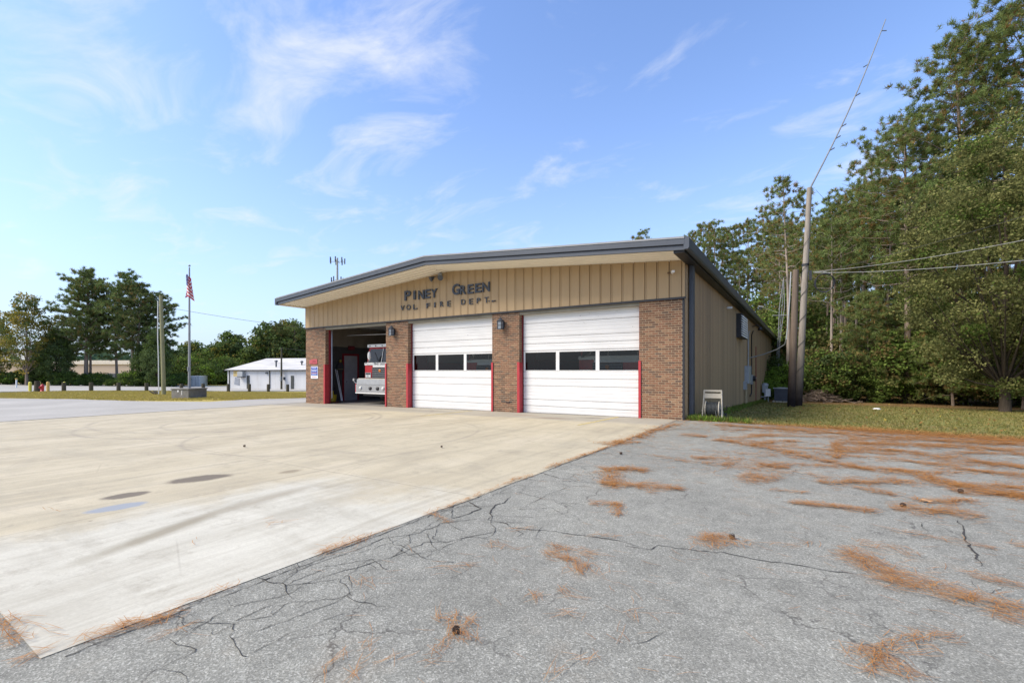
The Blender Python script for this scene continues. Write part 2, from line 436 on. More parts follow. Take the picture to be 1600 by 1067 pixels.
NEEDLES=[([(0.25,4.94),(0.45,4.81),(0.51,4.57),(0.71,4.49),(0.96,4.38),(1.2,4.34)],0.2,0.9),
([(0.39,5.21),(0.59,5.27),(0.78,5.15)],0.1,0.5),
([(1.04,4.91),(1.21,4.86),(1.33,4.82)],0.1,0.6),
([(0.42,4.45),(0.65,4.41)],0.1,0.7),
([(1.02,4.18),(1.14,4.12)],0.08,0.6),
([(0.19,3.16),(0.4,3.39),(0.56,3.61),(0.75,3.74)],0.06,0.5),
([(0.29,3.23),(0.4,3.17),(0.45,3.08)],0.1,0.7),
([(0.38,3.35),(0.27,3.01)],0.06,0.4),
([(0.43,3.38),(0.6,3.52)],0.08,0.35),
([(0.21,3.02),(0.29,3.05)],0.04,0.4),
([(-0.84,4.65),(-0.74,4.61),(-0.63,4.45)],0.2,0.95),
([(-0.77,4.66),(-0.6,4.76)],0.12,0.7),
([(-0.53,4.72),(-0.32,4.75),(0.08,5.05)],0.08,0.12),
([(-0.14,6.42),(0.25,6.5),(0.66,6.51)],0.22,0.8),
([(0.85,6.81),(1.32,6.94),(1.58,7.0)],0.3,0.8),
([(1.15,7.3),(1.41,7.44),(1.7,7.72)],0.25,0.7),
([(0.18,7.81),(0.58,8.07),(1.26,8.51)],0.28,0.75),
([(0.58,7.73),(0.94,7.51)],0.22,0.7),
([(-0.82,7.68),(-0.59,7.63),(-0.38,7.54)],0.45,0.85),
([(-0.65,8.67),(-0.26,8.69)],0.45,0.85),
([(-1.73,8.73),(-1.38,8.88)],0.3,0.7),
([(-2.7,6.91),(-2.47,7.18),(-2.11,7.22)],0.4,0.85),
([(-2.39,6.07),(-1.92,6.21),(-1.41,6.37)],0.3,0.8),
([(-2.63,6.89),(-2.22,6.02)],0.3,0.6),
([(-2.12,5.08),(-1.84,5.26)],0.12,0.8),
([(-1.88,5.23),(-1.73,4.81)],0.12,0.7),
([(-1.7,11.29),(-0.94,10.92),(-0.26,10.34),(0.33,9.63),(0.83,9.23),(1.34,9.43),(1.56,8.96),(1.7,8.53),(2.3,8.3)],0.4,0.7),
([(-0.95,11.12),(-0.21,12.1)],0.4,0.7),
([(-2.54,11.73),(-1.99,11.69)],0.4,0.7),
([(-1.88,13.32),(-1.29,13.59)],0.4,0.5),
([(-1.18,12.44),(-0.85,12.55)],0.3,0.5),
([(0.53,11.48),(1.46,11.73),(2.13,11.21),(2.72,10.92),(3.03,10.75)],0.6,0.7),
([(0.66,12.37),(2.03,12.83),(2.85,12.97),(3.62,12.84)],0.7,0.6),
([(0.57,12.31),(0.47,10.14)],0.3,0.6),
([(1.14,10.57),(1.8,10.33),(2.34,9.97),(2.8,9.92)],0.35,0.6),
([(1.4,8.86),(1.91,8.66),(2.38,8.44)],0.35,0.6),
([(1.63,8.2),(2.33,8.26)],0.3,0.7),
([(-2.11,14.42),(0.75,14.11),(2.63,13.85),(3.97,14.07)],0.5,0.75),
([(-3.56,9.33),(-3.35,10.82),(-3.37,12.25),(-3.18,14.02)],0.35,0.7),
([(-3.56,9.66),(-3.08,9.97)],0.3,0.6),
([(0.67,5.88),(1.1,5.78),(1.4,5.75)],0.12,0.25),
([(1.59,5.98),(1.69,5.97)],0.15,0.5),
([(-0.38,6.96),(-0.01,7.05)],0.15,0.4),
([(0.82,4.82),(0.96,4.84)],0.15,0.15),
([(-1.88,3.52),(-1.53,3.44),(-1.44,3.29)],0.14,0.55),
([(-1.92,3.65),(-1.51,3.69)],0.16,0.3),
([(-1.64,2.85),(-1.53,2.73)],0.05,0.5),
([(-1.5,2.98),(-1.29,2.93)],0.05,0.4),
([(-1.35,2.64),(-1.24,2.77)],0.04,0.4),
([(-2.05,2.27),(-1.8,2.17)],0.05,0.4),
([(-1.8,2.17),(-1.74,1.92)],0.04,0.5),
([(-1.8,2.17),(-1.64,2.13)],0.06,0.6),
([(-1.93,2.3),(-1.8,2.17)],0.05,0.4),
([(-1.8,2.31),(-1.73,2.14)],0.06,0.5),
([(-2.11,1.73),(-2.15,1.82)],0.03,0.6),
([(-2.12,1.45),(-2.17,1.65)],0.03,0.5),
([(-1.96,1.54),(-2.05,1.7)],0.03,0.5),
([(-1.73,1.85),(-1.63,1.89)],0.03,0.4),
([(-1.95,1.71),(-1.84,1.83)],0.03,0.4),
([(-1.05,2.29),(-0.97,2.37)],0.03,0.5),
([(-1.11,2.1),(-1.11,2.23)],0.03,0.5),
([(-1.0,3.07),(-0.92,2.88)],0.03,0.4),
([(-0.93,2.56),(-0.95,2.73)],0.02,0.4),
([(-2.92,2.29),(-2.7,2.24)],0.07,0.2),
([(-2.53,2.77),(-2.28,2.96)],0.15,0.12),
([(-2.44,3.46),(-2.12,3.44)],0.2,0.1),
([(-3.54,2.44),(-3.53,2.62),(-3.52,2.87)],0.1,0.9),
([(-3.52,2.87),(-3.47,3.3)],0.03,0.5),
([(-3.51,3.75),(-3.5,4.43),(-3.53,5.51)],0.05,0.5),
([(-3.56,5.54),(-3.49,5.98)],0.1,0.6),
([(-3.53,6.59),(-3.48,7.93),(-3.39,9.87)],0.08,0.8),
([(-2.46,3.83),(-2.27,3.98)],0.04,0.5),
([(-3.49,3.77),(-3.15,3.66)],0.06,0.5),
([(-1.74,4.11),(-1.47,4.21)],0.05,0.4),
([(-3.58,0.9),(-3.52,1.09),(-3.47,1.23),(-3.47,1.35)],0.07,0.9),
([(-3.6,1.04),(-3.5,1.18),(-3.41,1.27)],0.07,0.6),
([(-3.26,1.13),(-3.2,1.3)],0.04,0.5),
([(-3.56,1.39),(-3.53,1.58),(-3.55,1.77)],0.035,0.7),
([(-4.28,0.69),(-4.02,0.69),(-3.83,0.7)],0.06,0.8),
([(-3.62,0.62),(-3.61,0.7),(-3.63,0.76)],0.04,0.7),
([(-4.08,0.77),(-3.88,0.83),(-3.66,0.86)],0.02,0.3),
([(-4.65,2.59),(-4.52,2.85)],0.06,0.25),
([(-4.95,2.61),(-4.81,2.74)],0.04,0.15),
([(-6.29,1.01),(-6.24,1.13)],0.05,0.1),
([(-7.41,1.47),(-7.08,1.61)],0.1,0.08),
([(-4.67,1.91),(-4.82,2.03)],0.02,0.3),
([(-4.39,0.71),(-4.16,0.74)],0.05,0.4),
([(-4.25,0.76),(-4.08,0.9)],0.03,0.12)]
CRACKS=[([(-2.88,3.94),(-2.68,3.96),(-2.49,3.88),(-2.23,3.99),(-1.92,4.05),(-1.5,4.12),(-1.25,4.08)],0.012),
([(-1.42,4.04),(-1.32,4.03),(-1.19,4.06),(-1.14,4.23),(-0.98,4.22),(-0.7,4.35),(-0.38,4.38),(-0.11,4.4),(0.15,4.42),(0.42,4.51)],0.012),
([(1.34,6.63),(1.31,6.24),(1.26,5.81),(1.2,5.18)],0.02),
([(1.02,6.38),(1.0,6.03)],0.012),
([(0.68,4.16),(0.69,4.05),(0.72,3.99)],0.008),
([(1.05,4.76),(1.07,4.63)],0.01),
([(1.23,4.78),(1.11,4.56)],0.012),
([(-0.85,2.59),(-0.8,2.65),(-0.75,2.77),(-0.73,2.85)],0.006),
([(-1.23,2.4),(-1.14,2.38)],0.004),
([(-1.09,2.42),(-1.07,2.28),(-1.07,2.16)],0.006),
([(-2.83,3.96),(-3.03,4.23),(-3.07,4.41),(-3.04,4.55),(-3.14,4.89)],0.02),
([(-3.17,3.75),(-3.13,4.06),(-3.16,4.21),(-3.46,4.39)],0.025),
([(-3.53,6.22),(-2.91,6.05)],0.02),
([(-3.16,1.92),(-3.16,2.05),(-3.1,2.25),(-2.99,2.51),(-2.97,2.89),(-2.98,3.11),(-2.79,3.24),(-2.7,3.51),(-2.54,3.75)],0.009),
([(-3.38,2.05),(-3.41,2.21),(-3.4,2.44),(-3.35,2.65),(-3.35,2.97),(-3.19,3.29),(-3.17,3.64),(-2.88,3.94)],0.01),
([(-2.87,1.74),(-2.86,1.9),(-2.73,2.03),(-2.75,2.18),(-2.65,2.27)],0.007),
([(-3.1,2.25),(-2.95,2.29),(-2.75,2.18)],0.006),
([(-3.09,2.54),(-2.93,2.52),(-2.92,2.31)],0.006),
([(-3.41,3.06),(-3.15,2.93),(-2.91,2.93),(-2.72,2.84),(-2.72,3.05)],0.006),
([(-3.23,3.22),(-3.07,3.06),(-3.01,2.87),(-2.9,2.66)],0.006),
([(-3.45,2.21),(-3.31,2.27),(-3.2,2.37),(-3.23,2.45)],0.006),
([(-3.58,2.22),(-3.44,2.19),(-3.38,2.05)],0.008),
([(-3.17,3.64),(-2.97,3.58),(-2.72,3.5)],0.008),
([(-2.88,3.94),(-2.59,3.82),(-2.52,3.63),(-2.55,3.48)],0.008),
([(-3.18,3.74),(-3.4,4.06),(-3.41,3.82)],0.012),
([(-2.49,3.88),(-2.33,3.79),(-2.32,3.67)],0.01),
([(-3.16,3.55),(-2.95,3.23),(-2.74,3.19)],0.008),
([(-2.7,3.51),(-2.55,3.48),(-2.27,3.35)],0.006),
([(-3.08,1.14),(-3.16,1.32),(-3.22,1.51),(-3.22,1.6),(-3.09,1.82),(-3.13,2.15)],0.006),
([(-3.16,1.32),(-3.05,1.37),(-2.99,1.36),(-3.02,1.52),(-2.91,1.64),(-2.99,1.84),(-2.81,1.93)],0.006),
([(-3.61,1.9),(-3.42,1.88),(-3.31,1.93),(-3.19,1.9),(-3.01,1.87)],0.01),
([(-3.42,1.61),(-3.31,1.59),(-3.22,1.6)],0.006),
([(-3.5,1.3),(-3.35,1.31),(-3.16,1.32)],0.006),
([(-2.94,0.92),(-2.89,1.04),(-2.92,1.18),(-2.93,1.21),(-3.18,1.18)],0.005),
([(-2.89,1.04),(-2.78,1.09),(-2.67,1.09)],0.005),
([(-3.29,1.94),(-3.39,2.15),(-3.5,2.2)],0.01),
([(-2.89,1.65),(-3.03,1.72)],0.006)]

# ------------------------------------------------------------------ the ground
big = [(-3000,-3000),(3000,-3000),(3000,3000),(-3000,3000)]
sheet('ground', big, 0.0, LAWN)
asp = ([(60,-40)] + rough([(60,15.0),(14,14.9),(5,14.7),(-1.0,15.35),(-3.2,15.45)], .35, .16, 1) +
       [(-24.0,15.45),(-24.0,-40)])
sheet('asphalt_driveway', asp, .012, ASPHALT)
sheet('driveway_paving', [(-24.05,-40),(-24.05,.6),(-24.05,15.6),(-24.3,15.75),(-24.6,30),(-24.6,62)] + rough([(-33,62),(-31.8,20.7),(-30,13.3),(-35.4,11.4),(-41.7,10.5),(-49.75,8),(-90,2)], 1.2, .15, 2) + [(-90,-40)], .018, LOT)
sheet('lot_paving', [(-66.5,-40)] + rough([(-68.6,12.5),(-67.6,14.0),(-66.9,19.8),(-66.3,22.4),(-63.1,27.1),(-60.3,29.2),(-59.2,33.0),(-58.6,36),(-54,60)], 1.5, .12, 3) + [(-60,70),(-95,60),(-120,54),(-150,53),(-172,24),(-172,-40)], .012, LOT)
conc = [(-23.9,.72)] + rough([(-3.55,.72),(-3.46,6),(-3.5,15.40)], .5, .022, 5) + [(-23.9,15.40)]
sheet('concrete_apron', conc, .0165, CONCRETE)
M_yel_line = mat('worn_yellow_paint', (.50,.40,.14), .8, var=.3, scale=9, dirt=((.30,.27,.22), .9, 7))
for xa, xb, nm in ((-5.70,-5.50,0), (-12.0,-11.8,0)):
    sheet('painted_line', [(xa,12.4),(xa+.10,12.4),(xb+.10,15.25),(xb,15.25)], .0215, M_yel_line)
M_slab = mat('bay_floor', (.22,.21,.19), .55, var=.2, scale=1.2, dirt=((.06,.055,.05), .7, 1.0))
def flat_sheet(name, x0, x1, y0, y1, off, m, kind='structure'):
    b = MB(); xs = [x0, (x0+x1)/2, x1]
    vs = [(x, y, terr(x, 0)+off) for y in (y0, y1) for x in xs]
    b.add(vs, [(0,1,4,3),(1,2,5,4)])
    return tag(b.obj(name, m), kind=kind)
flat_sheet('bay_floor', -23.3, -3.35, 15.40, 34.0, .0205, M_slab)
# pale kerb line between verge and lot
M_kerb = mat('kerb_concrete', (.50,.47,.38), .85, var=.15)
kp = [(-68.0,-10),(-67.9,11),(-66.0,19.8),(-65.4,22.4),(-62.2,27.0),(-59.5,29.0),(-58.4,33.0),(-57.8,36),(-56,48)]
b = MB()
for (x0,y0),(x1,y1) in zip(kp[:-1], kp[1:]):
    L = Vector((x1-x0, y1-y0)); nrm = Vector((-L.y, L.x)).normalized()*.12
    for zz0, zz1 in ((-.1,.10),):
        q = [(x0+nrm.x,y0+nrm.y),(x1+nrm.x,y1+nrm.y),(x1-nrm.x,y1-nrm.y),(x0-nrm.x,y0-nrm.y)]
        b.add([(x,y,terr(x,y)+zz0) for x,y in q]+[(x,y,terr(x,y)+zz1) for x,y in q], [(0,3,2,1),(4,5,6,7),(0,1,5,4),(1,2,6,5),(2,3,7,6),(3,0,4,7)])
tag(b.obj('kerb', M_kerb), kind='structure')

# cracks in the asphalt: real grooves drawn as thin strips of dark filler
M_crack = mat('crack_dirt', (.045,.042,.038), .95, var=.3, scale=20)
rnd = random.Random(11)
b = MB()
def crack(pts, w, b=b, taper=5):
    w *= .68
    P = []
    for (x0,y0),(x1,y1) in zip(pts[:-1], pts[1:]):
        L = math.hypot(x1-x0,y1-y0); n = max(2, int(L/.045))
        for i in range(n): P.append((x0+(x1-x0)*i/n, y0+(y1-y0)*i/n))
    P.append(pts[-1]); n = len(P)
    ox = oy = 0; vs = []
    for i, (x, y) in enumerate(P):
        ox = ox*.80 + rnd.gauss(0,.010); oy = oy*.80 + rnd.gauss(0,.010)
        j = min(i+1, n-1); k = max(i-1, 0)
        tx, ty = P[j][0]-P[k][0], P[j][1]-P[k][1]; l = math.hypot(tx,ty) or 1
        ww = w*.5*rnd.uniform(.35,1.25)*min(1,(min(i,n-1-i)+1)/taper)
        nx, ny = -ty/l*ww, tx/l*ww
        vs += [(x+ox+nx, y+oy+ny, .0165), (x+ox-nx, y+oy-ny, .0165)]
    b.add(vs, [(2*i, 2*i+1, 2*i+3, 2*i+2) for i in range(n-1)])
for pts, w in CRACKS: crack(pts, max(w, .007)*1.25)
# alligator net beside the apron edge
net = {}
for i in range(5):
    for j in range(16):
        net[i, j] = (-3.33 + i*.27 + rnd.uniform(-.12,.12), 1.3 + j*.36 + (i % 2)*.18 + rnd.uniform(-.13,.13))
for i in range(5):
    for j in range(16):
        for di, dj in ((0,1),(1,0)):
            if (i+di, j+dj) in net and rnd.random() < (.60 if i < 2 else .55 if i < 3 else .28):
                crack([net[i,j], net[i+di,j+dj]],   .008 if i < 3 else .006, taper=1)
for k_ in range(26): y_ = .8 + k_*.55; crack([(-3.47+rnd.uniform(-.01,.02), y_), (-3.46+rnd.uniform(-.01,.02), y_+.60)], .012, taper=1)
o = b.obj('asphalt_cracks', M_crack); tag(o, 'net of dark cracks in the grey asphalt beside the concrete apron', 'cracks', kind='stuff')

# ------------------------------------------------------------------ the fire station
M_bricks = [mat('brick_red', (.185,.088,.047), .85, var=.25, scale=9), mat('brick_brown', (.13,.068,.040), .85, var=.25, scale=9),
            mat('brick_dark', (.105,.062,.042), .85, var=.25, scale=9), mat('brick_tan', (.24,.135,.075), .85, var=.2, scale=9),
            mat('brick_rose', (.205,.098,.055), .85, var=.2, scale=9)]
M_mortar = mat('mortar', (.50,.39,.26), .95, var=.15, scale=12)
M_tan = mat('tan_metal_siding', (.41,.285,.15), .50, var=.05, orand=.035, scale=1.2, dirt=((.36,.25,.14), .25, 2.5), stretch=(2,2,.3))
M_tan_side = mat('darker_tan_metal_siding', (.315,.212,.102), .50, var=.06, orand=.16, scale=.7, dirt=((.20,.17,.09), .30, 1.1), stretch=(1,1,.25))  # darker than the front tan; panel-to-panel tone stands in for rib shading
M_groove = mat('siding_backing', (.10,.06,.032), .8, var=.2)  # dark brown puts the shade of the panel gaps into the colour
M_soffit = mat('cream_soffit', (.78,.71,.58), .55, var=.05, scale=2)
M_slate = mat('slate_blue_metal', (.050,.060,.078), .40, var=.12, scale=1.5, spec=.6)
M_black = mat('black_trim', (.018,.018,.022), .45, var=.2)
M_trim = mat('pale_roof_edge', (.24,.25,.26), .45, var=.1)
M_roof = mat('roof_metal', (.42,.42,.41), .45, metal=.3, var=.1)
M_red = mat('red_guard_paint', (.40,.034,.042), .45, var=.12, scale=6, dirt=((.30,.05,.05), .5, 9))
M_redd = mat('dark_red_jamb', (.22,.018,.025), .5, var=.15, scale=6)
def m_door():
    m, nt, b = newmat('white_door_paint'); t = NT(nt)
    c = t.ramp(t.noise(.9, 5, .6, sc=(1,1,3)), [(.3, (.62,.62,.615)), (.7, (.71,.71,.70))])
    s = t.node('ShaderNodeSeparateXYZ'); t.link(t.tc.outputs['Object'], s.inputs[0])
    up = t.math('MULTIPLY', t.math('SUBTRACT', s.outputs[2], 2.3), 1.5, clamp=True)
    ch = t.ramp(t.noise(5.5, 6, .75, sc=(1,1,2.2)), [(.0, 0.0), (.655, 0.0), (.67, 1.0)])
    zone = t.ramp(t.noise(.8, 2), [(.46, 0.0), (.54, 1.0)])
    c = t.mix(t.math('MULTIPLY', t.math('MULTIPLY', ch, zone), t.math('MULTIPLY', up, .85)), c, (.12,.11,.11))
    low = t.math('MULTIPLY', t.math('SUBTRACT', .35, s.outputs[2]), 1.2, clamp=True)
    c = t.mix(t.math('MULTIPLY', low, t.noise(6, 5, .7)), c, (.50,.47,.42))
    t.link(c, b.inputs['Base Color']); b.inputs['Roughness'].default_value = .5
    return m
M_door = m_door()
M_white = mat('white_paint', (.78,.78,.77), .45, var=.04)
M_chrome = mat('bright_metal', (.50,.50,.51), .25, metal=.9, var=.08)
M_silver = mat('brushed_metal', (.45,.46,.47), .4, metal=.7, var=.12)
M_grey = mat('grey_metal', (.33,.35,.36), .55, var=.1)
M_lettering = mat('dark_blue_grey_letters', (.045,.055,.075), .5, var=.3, scale=8)
M_inner = mat('inner_insulation', (.26,.24,.19), .9, var=.2, scale=1.5)
M_inner_low = mat('dark_liner', (.06,.065,.065), .7, var=.2)
def m_glass(name, tint=(.30,.32,.33)):
    m = bpy.data.materials.new(name); m.use_nodes = True; nt = m.node_tree; nt.nodes.clear()
    out = nt.nodes.new('ShaderNodeOutputMaterial'); mx = nt.nodes.new('ShaderNodeMixShader')
    tr = nt.nodes.new('ShaderNodeBsdfTransparent'); tr.inputs[0].default_value = (*tint, 1)
    gl = nt.nodes.new('ShaderNodeBsdfGlossy'); gl.inputs['Roughness'].default_value = .03; gl.inputs[0].default_value = (.9,.9,.9,1)
    fr = nt.nodes.new('ShaderNodeFresnel'); fr.inputs[0].default_value = 1.45
    nt.links.new(fr.outputs[0], mx.inputs[0]); nt.links.new(tr.outputs[0], mx.inputs[1]); nt.links.new(gl.outputs[0], mx.inputs[2])
    nt.links.new(mx.outputs[0], out.inputs[0])
    return m
M_glass = m_glass('door_glass', (.62,.66,.66))

XL, XR, YF, YB = -23.42, -3.27, 15.26, 84.0
XRG = -13.0
EAVE = 5.08
SL = .079
def zsof(x): return EAVE + .785 * ((XR - x)/(XR-XRG) if x > XRG else (x - XL)/(XRG-XL))

st = empty('fire_station', (-13.3, 15.26, 0), 'tan metal and brick fire station with three engine bays and slate blue roof edge', 'fire station')
def P(mb, name, m, parent=None):
    """part of the station, modelled in place; the root's offset is taken off again"""
    o = mb.obj(name, m, parent or st)
    if parent is None: o.location = (13.3, -15.26, 0)
    return o

# brick piers
rndb = random.Random(3)
CH, BL = .0745, .2115
def brick_mesh(i):
    b = MB(); w = BL-.015; h = CH-.0165
    b.prism([(-w/2,-h/2),(w/2,-h/2),(w/2,h/2),(-w/2,h/2)], 'y', 0, .03)
    return b.mesh('brick', M_bricks[i])
BM = [brick_mesh(i) for i in range(5)]
BMh = []
for i in range(5):
    b = MB(); b.box(-(BL/2-.015)/2, (BL/2-.015)/2, 0, .03, -(CH-.0165)/2, (CH-.0165)/2); BMh.append(b.mesh('brick', M_bricks[i]))
def bidx(): return rndb.choices(range(5), (34, 26, 12, 12, 16))[0]
def pier(x0, x1, reveal_right, singles):
    zb = terr((x0+x1)/2, 0) - .12
    core = MB(); core.box(x0+.004, x1-.004, YF+.006, YF+.30, zb, 3.90)
    pr = P(core, 'brick_pier', M_mortar)
    rows = int((3.90 - zb)/CH)
    nfull = (x1-x0)/BL
    b = MB(); cnt = 0
    cand = []
    for r in range(rows):
        z = 3.895 - CH*(r+.5)
        x = x0 - (BL/2 if r % 2 else 0)
        while x < x1 - .02:
            a, c = max(x, x0), min(x+BL, x1)
            if c - a > .03: cand.append((a, c, z, r))
            x += BL
    if singles: cand.sort(key=lambda q: -q[1] + abs(q[2]-1.6)*.05)
    for a, c, z, r in cand:
        i = bidx(); y0 = YF - rndb.uniform(0, .004)
        full = abs((c-a)-BL) < .004; half = abs((c-a)-BL/2) < .006
        if singles and cnt < 300 and (full or half):
            o = part('brick', (BM if full else BMh)[i], pr, ((a+c)/2, y0, z)); cnt += 1
        else:
            b.mi = i; b.box(a+.0075, c-.0075, y0, YF+.03, z-(CH-.0165)/2, z+(CH-.0165)/2)
    if reveal_right:   # bricks returning into the opening
        for r in range(rows):
            z = 3.895 - CH*(r+.5)
            for (ya, yb) in (((YF+.012, YF+.10), (YF+.11, YF+.29)) if r % 2 else ((YF+.012, YF+.20), (YF+.21, YF+.29))):
                b.mi = bidx(); b.box(x1-.03, x1+.003, ya, yb, z-(CH-.0165)/2, z+(CH-.0165)/2)
    o = b.obj('brickwork', M_bricks, pr); tag(o, kind='stuff')
    return pr
PIERS = [(-23.42,-21.70,True,False), (-17.0,-15.52,True,False), (-10.76,-9.46,True,False), (-4.72,-3.33,False,True)]
piers = [pier(*p) for p in PIERS]
# chipped patch in the third pier
b = MB(); b.mi = 0
for (a, c, z) in ((-10.32,-10.10,.36),(-10.08,-9.90,.33),(-9.93,-9.80,.36)): b.box(a, c, YF-.006, YF+.004, z-.028, z+.02)
b.obj('chipped_patch', M_black, piers[2])
# dark trim up the corner beside the last pier, and under the siding
b = MB(); b.box(-3.33, -3.262, YF-.012, YF+.04, -.15, 3.86); P(b, 'corner_trim', M_black)
b = MB(); b.box(XL-.02, XR+.05, YF-.075, YF-.002, 3.88, 3.945); P(b, 'drip_trim', M_black)
b = MB(); b.box(-21.7, -4.72, YF+.02, YF+.28, 3.78, 3.90); P(b, 'door_header', M_inner)

# red steel guards and jambs
def guard(x0, x1, side):
    b = MB(); zb = terr(x0, 0); h = 1.92
    b.box(x0, x1, YF-.045, YF-.008, zb, h)
    if side > 0: b.box(x1+.004, x1+.03, YF-.045, YF+.20, zb, h)
    else: b.box(x0-.012, x0-.002, YF-.045, YF+.16, zb, h)
    b.cbox(((x0+x1)/2, YF-.03, h+.004), x1-x0, .04, .008)
    return P(b, 'corner_guard', M_red)
for x in (-21.70, -15.52, -9.46): guard(x-.075, x+.004, 1)
for x in (-17.0, -10.76, -4.72): guard(x-.004, x+.065, -1)
for x in (-21.70, -15.52, -9.46):
    b = MB(); b.box(x+.006, x+.03, YF+.205, YF+.32, terr(x,0), 3.88); P(b, 'door_jamb', M_redd)
for x in (-17.0, -10.76, -4.72):
    b = MB(); b.box(x-.04, x-.006, YF+.12, YF+.32, terr(x,0), 3.88); P(b, 'door_jamb', M_redd)

# front siding, panel by panel
b = MB()
b.add([(XL,YF+.0,3.93),(XR,YF+.0,3.93),(XR,YF+.0,zsof(XR)),(XRG,YF+.0,zsof(XRG)),(XL,YF+.0,zsof(XL))], [(0,1,2,3,4)])
b.box(XL, XR, YF+.01, YF+.2, 3.93, 5.05)
P(b, 'siding_backing', M_groove)
x = XR - .06; pitch = .3935
edges = []
while x > XL: edges.append(x); x -= pitch
edges.append(XL+.01)
for xa, xb in zip(edges[1:], edges[:-1]):
    if xb - xa < .05: continue
    b = MB(); g = .013
    x0, x1 = xa+g, xb-g
    # slightly dished panel with a raised rib on its left side
    prof = [(x0, YF-.008), (x0, YF-.062), (x0+.028, YF-.062), (x0+.040, YF-.046), (x1-.012, YF-.046), (x1, YF-.036), (x1, YF-.008)]
    vs = [(u, w, 3.945) for u, w in prof] + [(u, w, zsof(u)+.02) for u, w in prof]
    n = len(prof)
    b.add(vs, [(i, (i+1)%n, (i+1)%n+n, i+n) for i in range(n)] + [tuple(range(n-1,-1,-1))])
    P(b, 'siding_panel', M_tan)
b = MB(); b.box(XR-.052, XR+.03, YF-.066, YF+.02, 3.945, EAVE+.02); P(b, 'corner_siding', M_tan)

# soffit strips, following the gable
YO = 13.74
for (xa, xb) in ((XL-.0, XRG), (XRG, XR)):
    ys = [YO+.06 + (YF-.02-YO-.06)*i/5 for i in range(6)]
    for ya, yb in zip(ys[:-1], ys[1:]):
        b = MB(); z0, z1 = zsof(xa+1e-4 if xa == XRG else xa), zsof(xb)
        if xb == XRG: z1 = zsof(XRG-1e-4)
        else: z0 = zsof(XRG+1e-4)
        dz = .045
        b.add([(xa,ya,z0),(xb,ya,z1),(xb,ya+.03,z1+dz),(xa,ya+.03,z0+dz),(xb,yb-.03,z1+dz),(xa,yb-.03,z0+dz),(xb,yb,z1),(xa,yb,z0),
               (xa,ya,z0+.05),(xb,ya,z1+.05),(xb,yb,z1+.05),(xa,yb,z0+.05)],
              [(0,1,2,3),(3,2,4,5),(5,4,6,7),(8,9,1,0),(7,6,10,11),(11,10,9,8)])
        P(b, 'soffit_panel', M_soffit)
# roof slabs, fascia bands, gutters
XE0, XE1 = XL-.20, -2.93
def slope_band(y0, y1, lo, hi, m, name, xa=XE0, xb=XE1):
    for (p, q) in ((xa, XRG), (XRG, xb)):
        b = MB()
        zp, zq = zsof(p), zsof(q)
        b.add([(p,y0,zp+lo),(q,y0,zq+lo),(q,y1,zq+lo),(p,y1,zp+lo),(p,y0,zp+hi),(q,y0,zq+hi),(q,y1,zq+hi),(p,y1,zp+hi)],
              [(0,3,2,1),(4,5,6,7),(0,1,5,4),(1,2,6,5),(2,3,7,6),(3,0,4,7)])
        P(b, name, m)
slope_band(YO+.055, YB, .07, .345, M_roof, 'roof')
slope_band(YO-.02, YO+.05, .005, .125, M_slate, 'lower_fascia')
slope_band(YO-.03, YO+.05, .129, .150, M_black, 'fascia_groove')
slope_band(YO-.075, YO+.05, .154, .315, M_slate, 'upper_fascia')
slope_band(YO-.09, YO+.12, .319, .375, M_trim, 'roof_edge_trim')
for (xa, xb) in ((XE1-.02, XE1+.13), (XE0-.13, XE0+.02)):
    z0 = EAVE - .015
    b = MB(); b.prism([(xa, z0+.03), (xa+.03, z0), (xb-.03, z0), (xb, z0+.05), (xb, z0+.33), (xb-.02, z0+.35), (xa, z0+.35)], 'y', YO-.07, YB)
    P(b, 'gutter', M_slate)
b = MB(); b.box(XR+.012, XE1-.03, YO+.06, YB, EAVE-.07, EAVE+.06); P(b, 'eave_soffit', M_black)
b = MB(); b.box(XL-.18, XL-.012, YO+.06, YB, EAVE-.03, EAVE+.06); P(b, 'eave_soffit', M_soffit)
# cream board closing the soffit at the right end
b = MB(); b.box(XR-.001, XR+.010, YO+.06, YF-.07, EAVE-.06, EAVE+.10); P(b, 'soffit_end_board', M_soffit)

# side wall panels
b = MB()
pw = .3048
b.add([(0,0,0),(0,.215,0),(.045,.235,0),(.045,.27,0),(-.012,.3003,0),(-.012,.3003,6.4),(.045,.27,6.4),(.045,.235,6.4),(0,.215,6.4),(0,0,6.4),
       (0,.075,0),(.008,.085,0),(.008,.10,0),(0,.11,0),(0,.075,6.4),(.008,.085,6.4),(.008,.10,6.4),(0,.11,6.4)],
      [(0,10,14,9),(10,11,15,14),(11,12,16,15),(12,13,17,16),(13,1,8,17),(1,2,7,8),(2,3,6,7),(3,4,5,6)])
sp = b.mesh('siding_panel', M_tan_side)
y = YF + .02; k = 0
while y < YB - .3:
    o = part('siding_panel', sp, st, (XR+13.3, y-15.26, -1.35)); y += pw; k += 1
b = MB(); b.box(XR-.12, XR-.004, YF+.30, YB, -1.5, 5.1); P(b, 'side_wall', M_groove)
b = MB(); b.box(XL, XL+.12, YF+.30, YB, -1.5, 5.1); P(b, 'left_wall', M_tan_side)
b = MB(); b.box(XL+.12, XR-.12, YB-.12, YB, -1.5, 5.1); P(b, 'rear_wall', M_tan_side)
